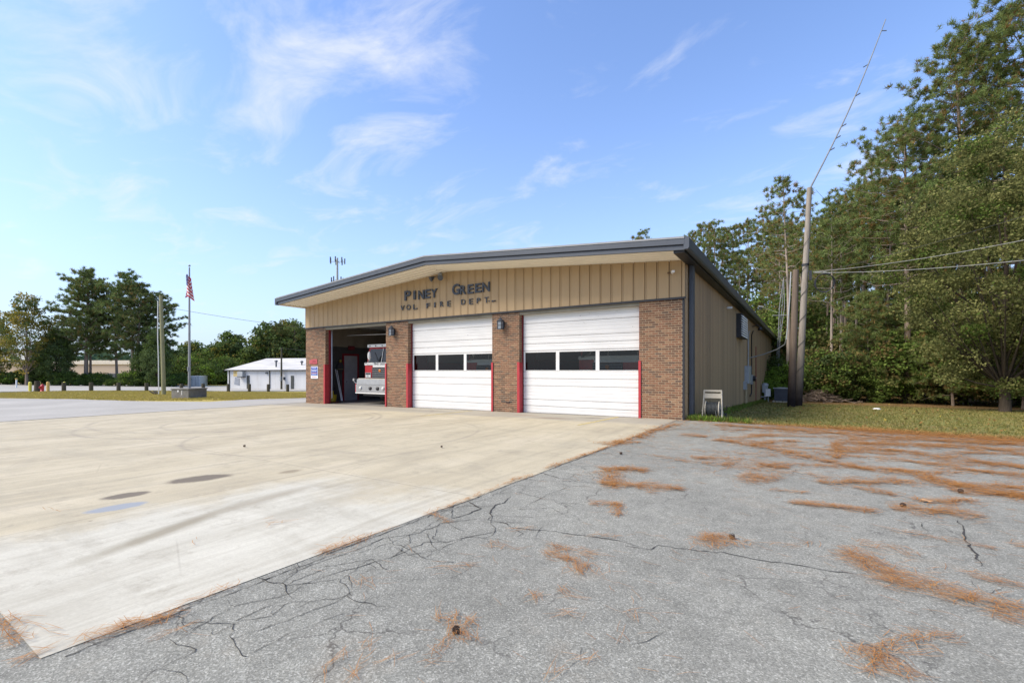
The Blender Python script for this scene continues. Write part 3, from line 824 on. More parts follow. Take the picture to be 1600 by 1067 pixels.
# interior: liner, insulation, rear partition and ceiling
b = MB(); b.box(XL+.124, XL+.16, YF+.31, 34, -.4, 3.0); P(b, 'dark_wall_liner', M_inner_low)
b = MB(); b.box(XL+.124, XL+.15, YF+.31, 34, 3.004, 5.0); P(b, 'insulated_wall', M_inner)
b = MB(); b.box(XL+.17, XR-.13, 30, 30.1, -.6, 4.96); P(b, 'rear_partition', M_inner_low)
b = MB(); b.box(XL+.17, XR-.13, YF+.32, 30, 4.97, 5.0); P(b, 'ceiling_liner', M_inner)
b = MB()
for yy in (17.6, 20.2, 22.8, 25.4, 28): b.box(XL+.2, XR-.2, yy, yy+.12, 4.62, 4.9)
tag(P(b, 'ceiling_beams', M_inner_low), kind='stuff')
# raised door and its rails under the ceiling of the open bay
b = MB()
for k in range(5): b.box(-21.5, -17.2, 15.95+k*.80, 16.72+k*.80, 4.02, 4.07)
tag(P(b, 'raised_door', M_grey), kind='stuff')
for x in (-21.62, -17.10):
    b = MB(); b.tube([(x, 15.62, .1), (x, 15.62, 3.7), (x, 15.8, 3.95), (x, 20.0, 4.0)], .03, 6); P(b, 'door_track', M_silver)
b = MB(); b.tube([(-21.6,16.6,3.55),(-17.0,16.9,3.50)], .03, 6); b.tube([(-20.2,18.5,3.9),(-20.0,18.5,3.1),(-19.6,18.3,2.9),(-19.5,18.2,3.9)], .06, 6)
tag(P(b, 'exhaust_hose', M_silver), kind='stuff')
# grey side door in the left wall, red frame
b = MB(); b.box(XL+.165, XL+.20, 17.62, 18.56, -.22, 2.48); dr = P(b, 'side_door', M_grey)
b = MB(); b.ball((XL+.25, 17.75, .95), .045, 6); b.obj('knob', M_chrome, dr)
b = MB(); b.box(XL+.165, XL+.21, 17.50, 17.615, -.22, 2.6); b.box(XL+.165, XL+.21, 18.565, 18.68, -.22, 2.6); b.box(XL+.165, XL+.21, 17.62, 18.56, 2.485, 2.6)
b.obj('door_frame', M_redd, dr)

# the two closed engine doors
Mpane = M_glass
def engine_door(x0, x1, lab):
    yd = YF + .245
    zb0, zb1 = terr(x0, 0)+.022, terr(x1, 0)+.022
    root = MB(); root.box(x0, x1, yd+.05, yd+.06, 3.80, 3.90)
    d = P(root, 'engine_door', M_grey); tag(d, lab)
    lines = [.22, .47, 1.00, 1.28, 1.56]
    up = [2.36, 2.63, 2.90, 3.43, 3.885]
    def panel(za, zb, first=False):
        b = MB(); g = .007
        n = max(1, round((zb-za)/.135)); h = (zb-za-2*g)/n
        z0a = za+g
        # shallow horizontal ribs in each section
        prof = []
        for i in range(n):
            z = z0a + i*h
            prof += [(z+.002 if i else z, .006 if i else .008), (z+h*.25, 0), (z+h*.9, 0)]
        prof.append((zb-g, .008))
        vs = []
        for z, dy in prof:
            if first and z == prof[0][0]: vs += [(x0, yd+dy, zb0), (x1, yd+dy, zb1)]
            else: vs += [(x0, yd+dy, z), (x1, yd+dy, z)]
        m = len(prof)
        fs = [(2*i, 2*i+1, 2*i+3, 2*i+2) for i in range(m-1)]
        k = len(vs)
        vs += [(x0, yd+.045, prof[0][0]), (x1, yd+.045, prof[0][0]), (x0, yd+.045, prof[-1][0]), (x1, yd+.045, prof[-1][0])]
        fs += [(k, k+1, 1, 0), (2*(m-1), 2*(m-1)+1, k+3, k+2), (k+2, k+3, k+1, k)]
        b.add(vs, fs); b.obj('door_section', M_door, d)
    zs = [min(zb0, zb1)] + lines
    panel(zs[0], zs[1], True)
    for a, c in zip(lines[:-1], lines[1:]): panel(a, c)
    for a, c in zip(up[:-1], up[1:]): panel(a, c)
    # window section: frame bars and three panes
    w = x1 - x0; fr = MB(); z0, z1 = 1.567, 2.353
    xs = [x0+.07, x0+w*.305, x0+w*.335, x0+w*.647, x0+w*.677, x1-.035]
    zt, zb_ = 2.30, 1.605
    fr.box(x0, x1, yd, yd+.045, z0, zb_); fr.box(x0, x1, yd, yd+.045, zt, z1)
    for a, c in ((x0, xs[0]), (xs[1], xs[2]), (xs[3], xs[4]), (xs[5], x1)): fr.box(a, c, yd+.001, yd+.044, zb_, zt)
    fr.obj('window_frame', M_door, d)
    for a, c in ((xs[0], xs[1]), (xs[2], xs[3]), (xs[4], xs[5])):
        g = MB(); g.add([(a, yd+.022, zb_), (c, yd+.022, zb_), (c, yd+.022, zt), (a, yd+.022, zt)], [(0,1,2,3)]); g.obj('pane', Mpane, d)
    s = MB(); s.add([(x0, yd+.01, zb0-.03), (x1, yd+.01, zb1-.03), (x1, yd+.01, zb1), (x0, yd+.01, zb0),
                     (x0, yd+.04, zb0-.03), (x1, yd+.04, zb1-.03), (x1, yd+.04, zb1), (x0, yd+.04, zb0)],
                    [(0,3,2,1),(4,5,6,7),(0,1,5,4),(1,2,6,5),(2,3,7,6),(3,0,4,7)])
    s.obj('bottom_seal', M_black, d)
engine_door(-15.465, -10.765, 'closed white sectional door with many dark paint chips')
engine_door(-9.405, -4.725, 'closed white sectional door, mostly clean')

# downspouts, louvre vent
def downspout(x, y, ztop, zbot, sx=.11, sy=.14):
    b = MB(); b.box(x-sx/2, x+sx/2, y-sy/2, y+sy/2, zbot+.15, ztop)
    b.add([(x-sx/2,y-sy/2,zbot+.15),(x+sx/2,y-sy/2,zbot+.15),(x+sx/2,y+sy/2,zbot+.15),(x-sx/2,y+sy/2,zbot+.15),
           (x-sx/2+.16,y-sy/2,zbot),(x+sx/2+.16,y-sy/2,zbot+.06),(x+sx/2+.16,y+sy/2,zbot+.06),(x-sx/2+.16,y+sy/2,zbot)], [(0,1,5,4),(1,2,6,5),(2,3,7,6),(3,0,4,7),(4,5,6,7)])
    P(b, 'downspout', M_slate)
downspout(-3.15, 15.83, 5.07, 0.0, .13, .24); downspout(-3.17, 60.5, 5.07, -1.1, .12, .16); downspout(-3.17, 83.2, 5.07, -1.1, .12, .16)
b = MB(); b.box(XR+.03, XR+.28, 27.75, 27.80, 3.42, 4.72); b.box(XR+.03, XR+.33, 30.3, 30.35, 3.42, 4.72); b.box(XR+.03, XR+.33, 27.80, 30.3, 4.67, 4.72); b.box(XR+.03, XR+.33, 27.8, 30.3, 3.42, 3.46)
b.box(XR+.03, XR+.05, 27.80, 30.3, 3.46, 4.67)
vt = P(b, 'louvre_vent', M_black)
for k in range(9):
    b = MB(); z = 3.50 + k*.131
    b.add([(XR+.27,27.81,z+.08),(XR+.27,30.29,z+.08),(XR+.37,30.29,z+.045),(XR+.37,27.81,z+.045),(XR+.27,27.81,z+.055),(XR+.27,30.29,z+.055),(XR+.37,30.29,z-.045),(XR+.37,27.81,z-.045)],
          [(3,2,1,0),(4,5,6,7),(0,1,5,4),(2,3,7,6),(3,0,4,7),(1,2,6,5)])
    b.obj('louvre', M_white, vt)

# ------------------------------------------------------------------ lettering over the doors
LETTERS=[('P',-15.62,-15.28,4.82,5.23),('I',-15.08,-14.95,4.83,5.19),('N',-14.75,-14.46,4.80,5.17),('E',-14.34,-14.08,4.81,5.17),('Y',-13.98,-13.67,4.81,5.16),('G',-12.76,-12.41,4.82,5.25),('R',-12.32,-12.06,4.81,5.15),('E',-11.92,-11.67,4.80,5.15),('E',-11.53,-11.27,4.81,5.15),('N',-11.16,-10.84,4.81,5.16),('V',-15.89,-15.69,4.38,4.59),('O',-15.52,-15.30,4.38,4.60),('L',-15.08,-14.94,4.37,4.59),('.',-14.93,-14.84,4.38,4.44),('F',-14.27,-14.10,4.37,4.57),('I',-13.83,-13.76,4.38,4.58),('R',-13.47,-13.32,4.38,4.59),('E',-13.05,-12.91,4.36,4.58),('D',-12.28,-12.10,4.38,4.58),('E',-11.86,-11.70,4.36,4.57),('P',-11.46,-11.31,4.37,4.57),('T',-11.07,-10.90,4.36,4.57),('.',-10.89,-10.83,4.39,4.44),('I',-10.72,-10.67,4.37,4.43),('N',-10.65,-10.58,4.37,4.43),('C',-10.56,-10.51,4.37,4.43)]
def text_mesh(s, m, extrude=.02, offset=.02, align='LEFT', size=1.0):
    cu = bpy.data.curves.new('lettering', 'FONT'); cu.body = s; cu.extrude = extrude; cu.offset = offset; cu.size = size
    cu.align_x = align; cu.resolution_u = 3
    o = bpy.data.objects.new('lettering', cu); COL.objects.link(o)
    dg = bpy.context.evaluated_depsgraph_get(); dg.update()
    me = bpy.data.meshes.new_from_object(o.evaluated_get(dg))
    bpy.data.objects.remove(o); me.materials.clear(); me.materials.append(m)
    return me
def fit_text(s, m, x0, x1, y, z0, z1, name, parent=None, depth=.02, offset=.03, loc=(0,0,0)):
    """letters standing upright, facing -Y, stretched to a box"""
    me = text_mesh(s, m, extrude=.5, offset=offset)
    n = len(me.vertices); co = np.zeros(n*3); me.vertices.foreach_get('co', co); co = co.reshape(-1, 3)
    mn, mx = co.min(0), co.max(0)
    u = (co[:,0]-mn[0])/(mx[0]-mn[0]); v = (co[:,1]-mn[1])/(mx[1]-mn[1]); w = (co[:,2]-mn[2])/(mx[2]-mn[2])
    out = np.stack([x0+(x1-x0)*u, y - depth*w, z0+(z1-z0)*v], 1)
    me.vertices.foreach_set('co', out.ravel()); me.update()
    return part(name, me, parent, loc)
sg = empty('wall_lettering', (-13.3, 15.2, 4.3), 'dark raised letters reading PINEY GREEN VOL. FIRE DEPT. INC on the tan siding', 'sign')
for c, x0, x1, z0, z1 in LETTERS:
    if z1-z0 > .3: z1 += .04; x0 -= .03*(c != 'I'); x1 += .03*(c != 'I')
    elif z1-z0 > .1: z1 += .02; x0 -= .02*(c != 'I'); x1 += .02*(c != 'I')
    fit_text(c, M_lettering, x0, x1, YF-.066, z0, z1, 'letter', sg,   .045 if z1-z0 > .3 else .03, .022 if z1-z0 > .3 else .004, (13.3, -15.2, -4.3))
# ------------------------------------------------------------------ things fixed to the front wall
def lantern(x, label):
    t = empty('wall_lantern', (x, YF-.01, 3.42), label, 'wall lamp', 'black wall lanterns on the brick piers')
    b = MB(); b.box(-.07,.07,-.03,0,-.12,.16); b.obj('back_plate', M_black, t)
    b = MB(); b.tube([(0,-.02,.10),(0,-.10,.20),(0,-.17,.24)], .012, 6); b.obj('bracket', M_black, t)
    b = MB()
    for sx in (-1,1):
        for sy in (-1,1): b.cbox((sx*.085, -.17+sy*.085, -.02), .018, .018, .30)
    b.box(-.10,.10,-.27,-.07,-.19,-.165); b.box(-.10,.10,-.27,-.07,.125,.145)
    b.box(-.095,.095,-.262,-.078,-.03,-.015)
    b.obj('cage', M_slate, t)
    b = MB(); b.box(-.075,.075,-.245,-.095,-.165,.125); b.obj('pane', M_greyglass, t)
    b = MB(); b.lathe([(.15,.145),(.11,.19),(.05,.24),(.02,.29),(.001,.30)], (0,-.17,0), 8); b.obj('cap', M_slate, t)
    t.scale = (1.0,1.05,1.0)
    return t
M_greyglass = mat('cloudy_glass', (.20,.23,.26), .25, var=.2)
lantern(-16.42, 'dark wall lantern on the narrow brick pier right of the open bay')
lantern(-10.22, 'dark wall lantern on the brick pier between the two white doors')
# floodlight pair under the soffit peak
t = empty('floodlight', (-13.48, YF-.07, 5.72), 'twin lamp floodlight on the siding under the roof peak', 'floodlight')
b = MB(); b.box(-.10,.10,-.05,0,-.05,.12); b.obj('junction_box', M_grey, t)
for sx in (-1, 1):
    b = MB(); b.tube([(sx*.05,-.03,0),(sx*.14,-.12,-.02),(sx*.20,-.18,-.05)], .018, 6)
    c = Vector((sx*.20,-.18,-.05)); dd = Vector((sx*.35,-.6,-.45)).normalized()
    b.tube([c-dd*.02, c+dd*.05, c+dd*.16, c+dd*.20], [.03,.06,.11,.125], 12)
    b.obj('lamp_head', M_slate, t)
b = MB(); b.tube([(0,-.02,.12),(.0,-.04,.20),(.1,-.2,.24),(.32,-.6,.12)], .008, 5); b.obj('cable', M_black, t)
# security camera near the right corner
t = empty('security_camera', (-3.62, YF-.07, 4.74), 'small pale security camera near the right corner of the siding', 'camera')
b = MB(); b.cyl((0,0,0), .045, -.02, 10, 'y'); b.tube([(0,-.01,0),(.02,-.09,.01)], .012, 6); b.obj('mount', M_white, t)
b = MB(); b.cbox((.04,-.13,0), .075, .16, .07, rz=.5); b.obj('housing', M_white, t)
b = MB(); b.cbox((-.09,-.07,-.01), .09, .06, .05); b.obj('light_sensor', M_groove, t)
# signs on the left pier
M_bsign = mat('blue_sign_face', (.03,.075,.36), .4, var=.08)
M_swhite = mat('sign_white', (.75,.77,.80), .4, var=.03)
t = empty('blue_notice_sign', (-22.62, YF-.01, 1.49), 'blue and white notice sign low on the left brick pier', 'sign')
b = MB(); b.box(-.31,.31,-.012,0,-.33,.33); b.obj('sign_plate', M_swhite, t)
b = MB(); b.box(-.28,.28,-.016,-.0125,-.17,.30); b.obj('blue_panel', M_bsign, t)
for k, (z, w) in enumerate(((.235,.36),(.13,.46),(.06,.40),(-.03,.48),(-.10,.38))):
    b = MB()
    # illegible small print: short white dashes
    x = -w/2
    rr = random.Random(k)
    while x < w/2:
        l = rr.uniform(.03,.08); b.box(x, min(x+l,w/2), -.0195, -.0165, z-.014, z+.014); x += l+.015
    o = b.obj('print_line', M_swhite if k != 3 else mat('sign_orange', (.6,.25,.12), .5), t)
b = MB(); b.box(-.22,.22,-.0165,-.0125,-.27,-.24); b.obj('footer_line', M_red, t)
t = empty('red_plaque', (-22.60, YF-.01, 2.08), 'faded red plaque above the blue notice on the left brick pier', 'plaque')
b = MB(); b.box(-.22,.22,-.012,0,-.13,.13); b.box(-.46,-.24,-.010,0,-.12,.10); b.obj('plaque_plate', mat('faded_red_plate', (.40,.07,.085), .6, var=.25, scale=9), t)
b = MB(); b.box(-.15,.15,-.016,-.0125,-.02,.0); b.box(-.15,.10,-.016,-.0125,-.06,-.045); b.box(-.15,.13,-.016,-.0125,.04,.06); b.obj('print_line', M_redd, t)

# ------------------------------------------------------------------ inside the open bay
t = empty('exit_sign', (-23.18, 18.1, 2.95), 'unlit red exit sign on the dark wall above the grey door', 'exit sign')
b = MB(); b.box(-.03,.03,-.22,.22,-.12,.12); b.obj('sign_box', mat('exit_red', (.12,.02,.025), .5), t)
me = text_mesh('EXIT', mat('exit_letters', (.30,.05,.06), .5), .01, .0, 'CENTER', .22)
o = part('letters', me, t, (.035, 0, -.07)); o.rotation_euler = (R(90), 0, R(90))
# leaning white pipes, hose gear, yellow bucket, small red mat
t = empty('leaning_pipe', (-22.5, 16.35, -.19), 'pair of long pale pipes leaning against the dark bay wall', 'pipe')
fl = terr(-22.3, 0) + .021
def pipes(x, y, dx, z):
    b = MB(); b.tube([(x,y,z),(x+dx,y+.35,z+1.72)], .028, 8); return b
M_pvc = mat('pale_pipe', (.62,.63,.64), .4, var=.05)
b = MB(); b.tube([(0.60,.1,.05),(-.36,.4,1.85)], .026, 8); b.obj('pipe', M_pvc, t)
b = MB(); b.tube([(0.66,.12,.05),(-.24,.42,1.80)], .02, 8); b.obj('pipe', M_pvc, t)
b = MB(); b.cbox((.63,.05,.06), .12,.12,.10); b.obj('end_fitting', M_chrome, t)
t = empty('yellow_bucket', (-22.75, 16.45, fl), 'yellow mop bucket on the floor just inside the open bay', 'bucket')
M_yb = mat('yellow_plastic', (.55,.45,.03), .45, var=.15, dirt=((.15,.13,.05), .6, 6))
b = MB(); b.lathe([(.001,.03),(.20,.03),(.24,.42),(.25,.42),(.21,.02)], (0,0,0), 14); b.obj('tub', M_yb, t)
b = MB(); b.box(-.24,-.02,-.12,.12,.40,.62); b.obj('wringer', M_yb, t)
b = MB(); b.tube([(-.2,.1,.6),(-.15,.1,.78),(.1,.1,.78),(.15,.1,.6)], .015, 6); b.obj('handle', M_black, t)
for sx in (-1,1):
    b = MB(); b.cyl((sx*.15,-.05,.025), .025, .04, 8, 'y'); b.obj('caster', M_black, t)
t = empty('hanging_coat', (-23.05, 17.15, 1.75), 'dark turnout coat with a yellow band hanging on the bay wall', 'coat')
b = MB(); b.prism([(-.17,-.2),(.17,-.2),(.2,.1),(.12,.25),(.0,.3),(-.12,.25),(-.2,.1)], 'x', .0, .14); b.obj('coat_body', mat('dark_cloth', (.035,.035,.04), .9), t)
b = MB(); b.box(-.005,.15,-.19,.19,-.10,-.06); b.obj('reflective_band', mat('lime_band', (.14,.15,.05), .6), t)
b = MB(); b.ball((.1,0,.40), .09, 8); b.obj('helmet', mat('helmet_ochre', (.25,.2,.03), .5), t)
t = empty('floor_mat', (-22.2, 16.15, fl), 'dark red floor mat beside the yellow bucket in the bay', 'mat')
b = MB(); b.box(-.5,.55,-.18,.18,.002,.03); b.obj('mat_top', M_redd, t)
b = MB()
for xx in (-.53,.55): b.box(xx,xx+.03,-.18,.18,.0,.036)
b.obj('mat_edge', M_black, t)

M_truck_red = mat('fire_red_paint', (.42,.012,.018), .25, var=.06, scale=2)
M_truck_white = mat('truck_white', (.75,.75,.73), .3, var=.04)
M_wind = m_glass('windscreen_glass', (.10,.12,.13))
M_tyre = mat('tyre_rubber', (.02,.02,.02), .85)
M_lamp = mat('lamp_glass', (.55,.56,.55), .15)
M_amber = mat('amber_lens', (.55,.17,.02), .3)
M_hose = mat('folded_hose', (.42,.40,.34), .8)
def fire_truck(x, y, label, text=True, bumper=.55):
    z0 = terr(x, 0) + .021
    t = empty('fire_truck', (x, y, z0), label, 'fire truck')
    # bumper with tread plate deck
    b = MB(); b.box(-1.22,1.22,0,bumper,.62,1.02); bp = b.obj('bumper', M_chrome, t)
    b = MB(); b.box(-1.24,1.24,-.012,.06,.56,.61); b.obj('bumper_lip', M_truck_white, bp)
    b = MB(); b.box(-1.18,1.18,.03,bumper,1.03,1.30); b.obj('hose_tray', M_silver, bp)
    b = MB(); b.box(-1.14,1.14,.08,bumper-.05,1.30,1.34); b.obj('folded_hose', M_hose, bp)
    for sx in (-1, 1):
        b = MB(); b.box(sx*1.225-.06 if sx<0 else sx*1.225, sx*1.225 if sx<0 else sx*1.225+.06, .02,bumper,.62,1.05); b.obj('red_corner', M_truck_red, bp)
    for xx in (-.85, -.1, .45, .85):
        b = MB(); b.lathe([(.001,.0),(.09,.0),(.10,.02),(.075,.05),(.001,.06)], (0,0,0), 12)
        o = b.obj('siren_speaker' if abs(xx) < .6 else 'fog_lamp', M_lamp if abs(xx) > .6 else M_black, bp, (xx, -.001, .83)); o.rotation_euler = (R(90),0,0)
    b = MB(); b.tube([(-1.2,.1,1.05),(-1.36,.02,1.14),(-1.38,-.02,1.30)], .03, 6); b.cbox((-1.36,-.0,1.27), .12,.08,.12); b.obj('marker_horn', M_chrome, bp)
    c0 = bumper + .02
    # cab
    b = MB()
    b.prism([(c0,1.0),(c0,2.02),(c0+.12,2.06),(c0+.30,2.98),(c0+2.3,2.98),(c0+2.3,.55),(c0+.5,.55)], 'x', -1.18, 1.18)
    cab = b.obj('cab', M_truck_red, t)
    b = MB(); b.box(-1.2,1.2,c0-.02,c0+.02,2.03,2.17); b.box(-.55,1.2,c0-.018,c0+.02,1.92,2.028); b.obj('white_band', M_truck_white, cab)
    if text:
        fit_text('PINEY GREEN', M_lettering, -.42,.42, c0-.020, 2.035, 2.155, 'band_lettering', cab, .006, .01)
    b = MB(); b.box(-.60,.60,c0-.03,c0-.003,1.34,1.91); b.obj('grille', M_black, cab)
    b = MB()
    for k in range(5): b.box(-.58,.58,c0-.036,c0-.030,1.42+k*.1,1.435+k*.1)
    b.obj('grille_bars', M_grey, cab)
    b = MB(); b.lathe([(.001,.0),(.085,.0),(.08,.012),(.001,.014)], (0,0,0), 12); o = b.obj('emblem', M_amber, cab, (0, c0-.036, 1.74)); o.rotation_euler = (R(90),0,0)
    for sx in (-1, 1):
        b = MB(); b.box(sx*.90-.22, sx*.90+.22, c0-.035, c0-.003, 1.36, 1.64); h = b.obj('headlight', M_chrome, cab)
        for q in (-.11, .11):
            b = MB(); b.box(sx*.90+q-.08, sx*.90+q+.08, c0-.045, c0-.036, 1.40, 1.52); b.obj('lens', M_lamp, h)
        b = MB(); b.box(sx*.90-.18, sx*.90+.18, c0-.045, c0-.036, 1.54, 1.61); b.obj('turn_signal', M_amber if not text else M_black, h)
    # windscreen, pillars, wipers
    b = MB(); b.add([(-1.10,c0+.115,2.17),(1.10,c0+.115,2.17),(1.06,c0+.27,2.90),(-1.06,c0+.27,2.90)], [(0,1,2,3)]); b.obj('windscreen', mat('dark_windscreen', (.015,.018,.02), .08) , cab)
    for sx in (-1, 1):
        b = MB(); b.tube([(sx*.02,c0+.09,2.16),(sx*.02,c0+.25,2.92)], .02, 5) if sx < 0 else b.tube([(1.14,c0+.10,2.16),(1.10,c0+.27,2.95)], .03, 5)
        b.obj('windscreen_pillar', M_truck_white, cab)
        b = MB(); b.tube([(sx*.25,c0+.08,2.2),(sx*.68,c0+.20,2.72)], .012, 4); b.obj('wiper', M_black, cab)
        b = MB(); b.tube([(sx*1.15,c0+.1,2.2),(sx*1.02 if sx<0 else 1.3,c0-.12,2.12),(sx*.62 if sx<0 else 1.35,c0-.20,2.25),(sx*.58 if sx<0 else 1.35,c0-.2,2.75)], .018, 6); mr = b.obj('mirror_arm', M_chrome, cab)
        b = MB(); b.ball((sx*.58 if sx<0 else 1.35, c0-.22, 2.52), .10, 8, 2.3); b.obj('mirror', M_truck_white, mr)
    b = MB(); b.box(-1.16,1.16,c0+.14,c0+2.32,2.985,3.14); rf = b.obj('cab_roof', M_truck_white, cab)
    for xx in (-.95,-.5,.0,.5,.95):
        b = MB(); b.cyl((xx,c0+.138,3.06), .035, -.02, 8, 'y'); b.obj('marker_light', M_amber if not text else M_black, rf)
    b = MB(); b.box(-.7,.7,c0+.9,c0+1.15,3.145,3.22); b.obj('light_bar', M_silver, t)
    # rear body, wheels
    b = MB(); b.box(-1.2,1.2,c0+2.4,8.2,.6,2.2); bd = b.obj('body', M_truck_red, t)
    b = MB(); b.box(-1.19,1.19,c0+2.4,8.2,2.205,2.95); b.obj('equipment_locker', M_truck_white, bd)
    b = MB(); b.box(-1.0,1.0,.3,8.0,.42,.6); b.obj('chassis', M_black, t)
    for yy in (2.0, 6.4):
        for sx in (-1, 1):
            b = MB(); b.cyl((sx*1.17 - (.3 if sx > 0 else 0), yy, .52), .50, .3, 20, 'x'); w = b.obj('wheel', M_tyre, t)
            b = MB(); b.cyl((sx*1.175 if sx > 0 else sx*1.195, yy, .52), .27, .02, 14, 'x'); b.obj('rim', M_silver, w)
    return t
fire_truck(-18.72, 15.85, 'red and white fire truck with chrome bumper parked in the open bay')
fire_truck(-11.9, 16.2, 'red fire truck dimly seen behind the middle door windows', False, .3)
fire_truck(-6.35, 16.3, 'red fire truck dimly seen behind the right door windows', False, .3)

# ------------------------------------------------------------------ services on the side wall
XS = XR + .035
t = empty('electrical_cabinet', (XS, 32.7, .78), 'tall grey electrical cabinet on the side wall with conduit above and below', 'electrical box')
b = MB(); b.box(0,.22,-.85,.85,0,1.10); b.obj('cabinet', M_grey, t)
b = MB(); b.box(.222,.235,-.8,.8,.04,1.06); b.obj('cabinet_door', mat('cabinet_door_grey', (.42,.45,.45), .5, var=.05), t)
b = MB(); b.box(0,.16,-1.5,-.9,-.35,.15); b.obj('lower_box', M_grey, t)
b = MB(); b.tube([(.1,-.7,0),(.1,-.7,-1.45)], .05, 8); b.tube([(.1,-1.2,-.35),(.1,-1.2,-1.40)], .045, 8); b.obj('down_conduit', mat('tan_conduit', (.38,.29,.16), .6), t)
b = MB(); b.tube([(.1,.3,1.1),(.1,.3,3.2),(.2,.3,3.35)], .04, 8); b.obj('riser_conduit', M_grey, t)
t = empty('electric_meter', (XS, 35.4, .95), 'black round electric meter on the side wall beside the grey cabinet', 'meter')
b = MB(); b.box(0,.16,-.25,.25,-.3,.35); b.obj('meter_socket', M_grey, t)
b = MB(); b.cyl((.16,0,.1), .19, .16, 14, 'x'); b.obj('meter_dial', M_black, t)
b = MB(); b.tube([(.08,.0,.35),(.08,.0,3.1),(.2,-.2,3.35)], .035, 8); b.tube([(.08,.0,-.3),(.08,.0,-.9),(.08,-.9,-1.05)], .04, 6); b.obj('conduit', M_black, t)
t = empty('conduit', (XS, 39.0, -.2), 'thin dark conduit running up the side wall right of the meter', 'conduit')
b = MB(); b.tube([(.05,0,-.6),(.05,0,3.6)], .03, 6); b.obj('pipe', M_redd, t)
b = MB(); b.box(.02,.09,-.06,.06,1.2,1.26); b.box(.02,.09,-.06,.06,2.8,2.86); b.obj('clamp', M_grey, t)
t = empty('gas_meter', (XS+.35, 43.6, terr(-3,43.6)), 'grey gas meter with pipes at the foot of the side wall', 'gas meter')
b = MB(); b.cbox((0,0,1.05), .38, .55, .62); b.lathe([(.25,0),(.25,.16),(.12,.24)], (0,0,1.3), 12); b.obj('meter_body', mat('meter_grey', (.33,.36,.38), .5), t)
b = MB(); b.tube([(0,-.35,0),(0,-.35,.8),(0,-.1,.9)], .05, 8); b.tube([(0,.35,0),(0,.35,.7),(0,.1,.8)], .05, 8); b.tube([(0,-.35,.4),(-.3,-.35,.4)], .05, 8); b.obj('pipe', M_grey, t)
b = MB(); b.cyl((0,-.36,.45), .14, .1, 10, 'x'); b.obj('regulator', M_silver, t)
t = empty('wall_light', (XS, 36.6, 4.45), 'small dark lamp on a curved arm high on the side wall', 'wall lamp')
b = MB(); b.tube([(0,0,.25),(.35,0,.35),(.5,0,.2)], .03, 6); b.obj('arm', M_black, t)
b = MB(); b.lathe([(.05,.15),(.16,.02),(.16,-.08),(.001,-.08)], (.52,0,.05), 10); b.obj('shade', M_black, t)
t = empty('security_camera', (XS, 24.1, 4.60), 'tiny white camera high on the side wall left of the louvre vent', 'camera')
b = MB(); b.tube([(0,0,0),(.12,0,0)], .02, 6); b.obj('mount', M_white, t)
b = MB(); b.cbox((.16,0,0), .2, .1, .09); b.obj('housing', M_white, t)
# overhead service conduit from the wall to the pole
t = empty('service_mast_pipe', (XS, 33.8, 2.4), 'pale curved conduit reaching from the side wall to the wooden poles', 'conduit')
b = MB(); b.tube([(0,0,0),(.9,-.3,.22),(1.7,-.9,.50),(2.15,-1.5,.78),(2.25,-1.75,1.1)], .032, 8)
b.obj('pipe', M_grey, t)

# AC unit, hose reel cart
t = empty('ac_unit', (-1.7, 43.5, terr(-1.7,43.5)), 'dark grille air conditioning unit on the grass behind the two poles', 'air conditioner')
b = MB(); b.box(-.62,.62,-.5,.5,.0,.10); b.obj('pad', M_kerb, t)
b = MB(); b.box(-.5,.55,-.42,.42,.104,1.10); b.obj('case', mat('dark_grille', (.05,.055,.075), .6), t)
b = MB(); b.box(-.58,.60,-.46,.46,1.104,1.16); b.lathe([(.33,.06),(.33,.10),(.001,.10)], (0,0,1.10), 14); b.obj('lid', M_grey, t)
b = MB()
for k in range(9): b.box(-.5,.555,-.432,-.424,.16+k*.1,.20+k*.1)
tag(b.obj('grille_slats', M_slate, t), kind='stuff')
b = MB(); b.cbox((-.95,.0,.75), .35,.5,.6); b.cbox((-.95,.0,.2), .05,.05,.5); b.obj('disconnect_box', M_white, t)

t = empty('hose_reel_cart', (-2.56, 16.05, terr(-2.5,16.05)), 'cream hose reel cart with coiled dark hose at the corner downspout', 'hose reel', rz=R(2))
M_cream = mat('cream_plastic', (.42,.385,.31), .5, var=.12, dirt=((.30,.28,.22), .5, 8))
for sx in (-1, 1):
    b = MB(); b.tube([(sx*.30,-.20,0),(sx*.275,.0,.55),(sx*.26,.05,.98)], .026, 8); b.obj('upright', M_cream, t)
    b = MB(); b.tube([(sx*.30,.28,0.02),(sx*.28,.10,.42)], .022, 6); b.obj('rear_leg', M_cream, t)
    b = MB(); b.cyl((sx*.20-.012,.03,.36), .27, .024, 22, 'x'); b.obj('reel_flange', M_cream, t)
    b = MB(); b.cyl((sx*.36-.025,.26,.12), .12, .05, 14, 'x'); b.obj('wheel', M_tyre, t)
b = MB(); b.cbox((0,.05,.965), .55,.05,.06); b.cbox((0,.035,.80), .53,.05,.15); b.obj('handle_panel', M_cream, t)
b = MB(); b.cbox((0,-.18,.05), .60,.06,.05); b.obj('foot_bar', M_cream, t)
hb = MB(); M_hdark = mat('hose_dark', (.035,.04,.04), .6, var=.3, scale=20)
for layer, rr_ in ((0,.16),(1,.195),(2,.225)):
    for k in range(9):
        xx = -.165 + k*.041 + (layer % 2)*.015
        pts = [(xx+.041*a/12, .03+rr_*math.cos(2*math.pi*a/12), .36+rr_*math.sin(2*math.pi*a/12)) for a in range(13)]
        hb.tube(pts, .019, 6, False)
hb.tube([(.1,-.2,.36),(.15,-.3,.15),(.5,-.4,.03),(.9,-.3,.03)], .017, 6)
hb.obj('coiled_hose', M_hdark, t)
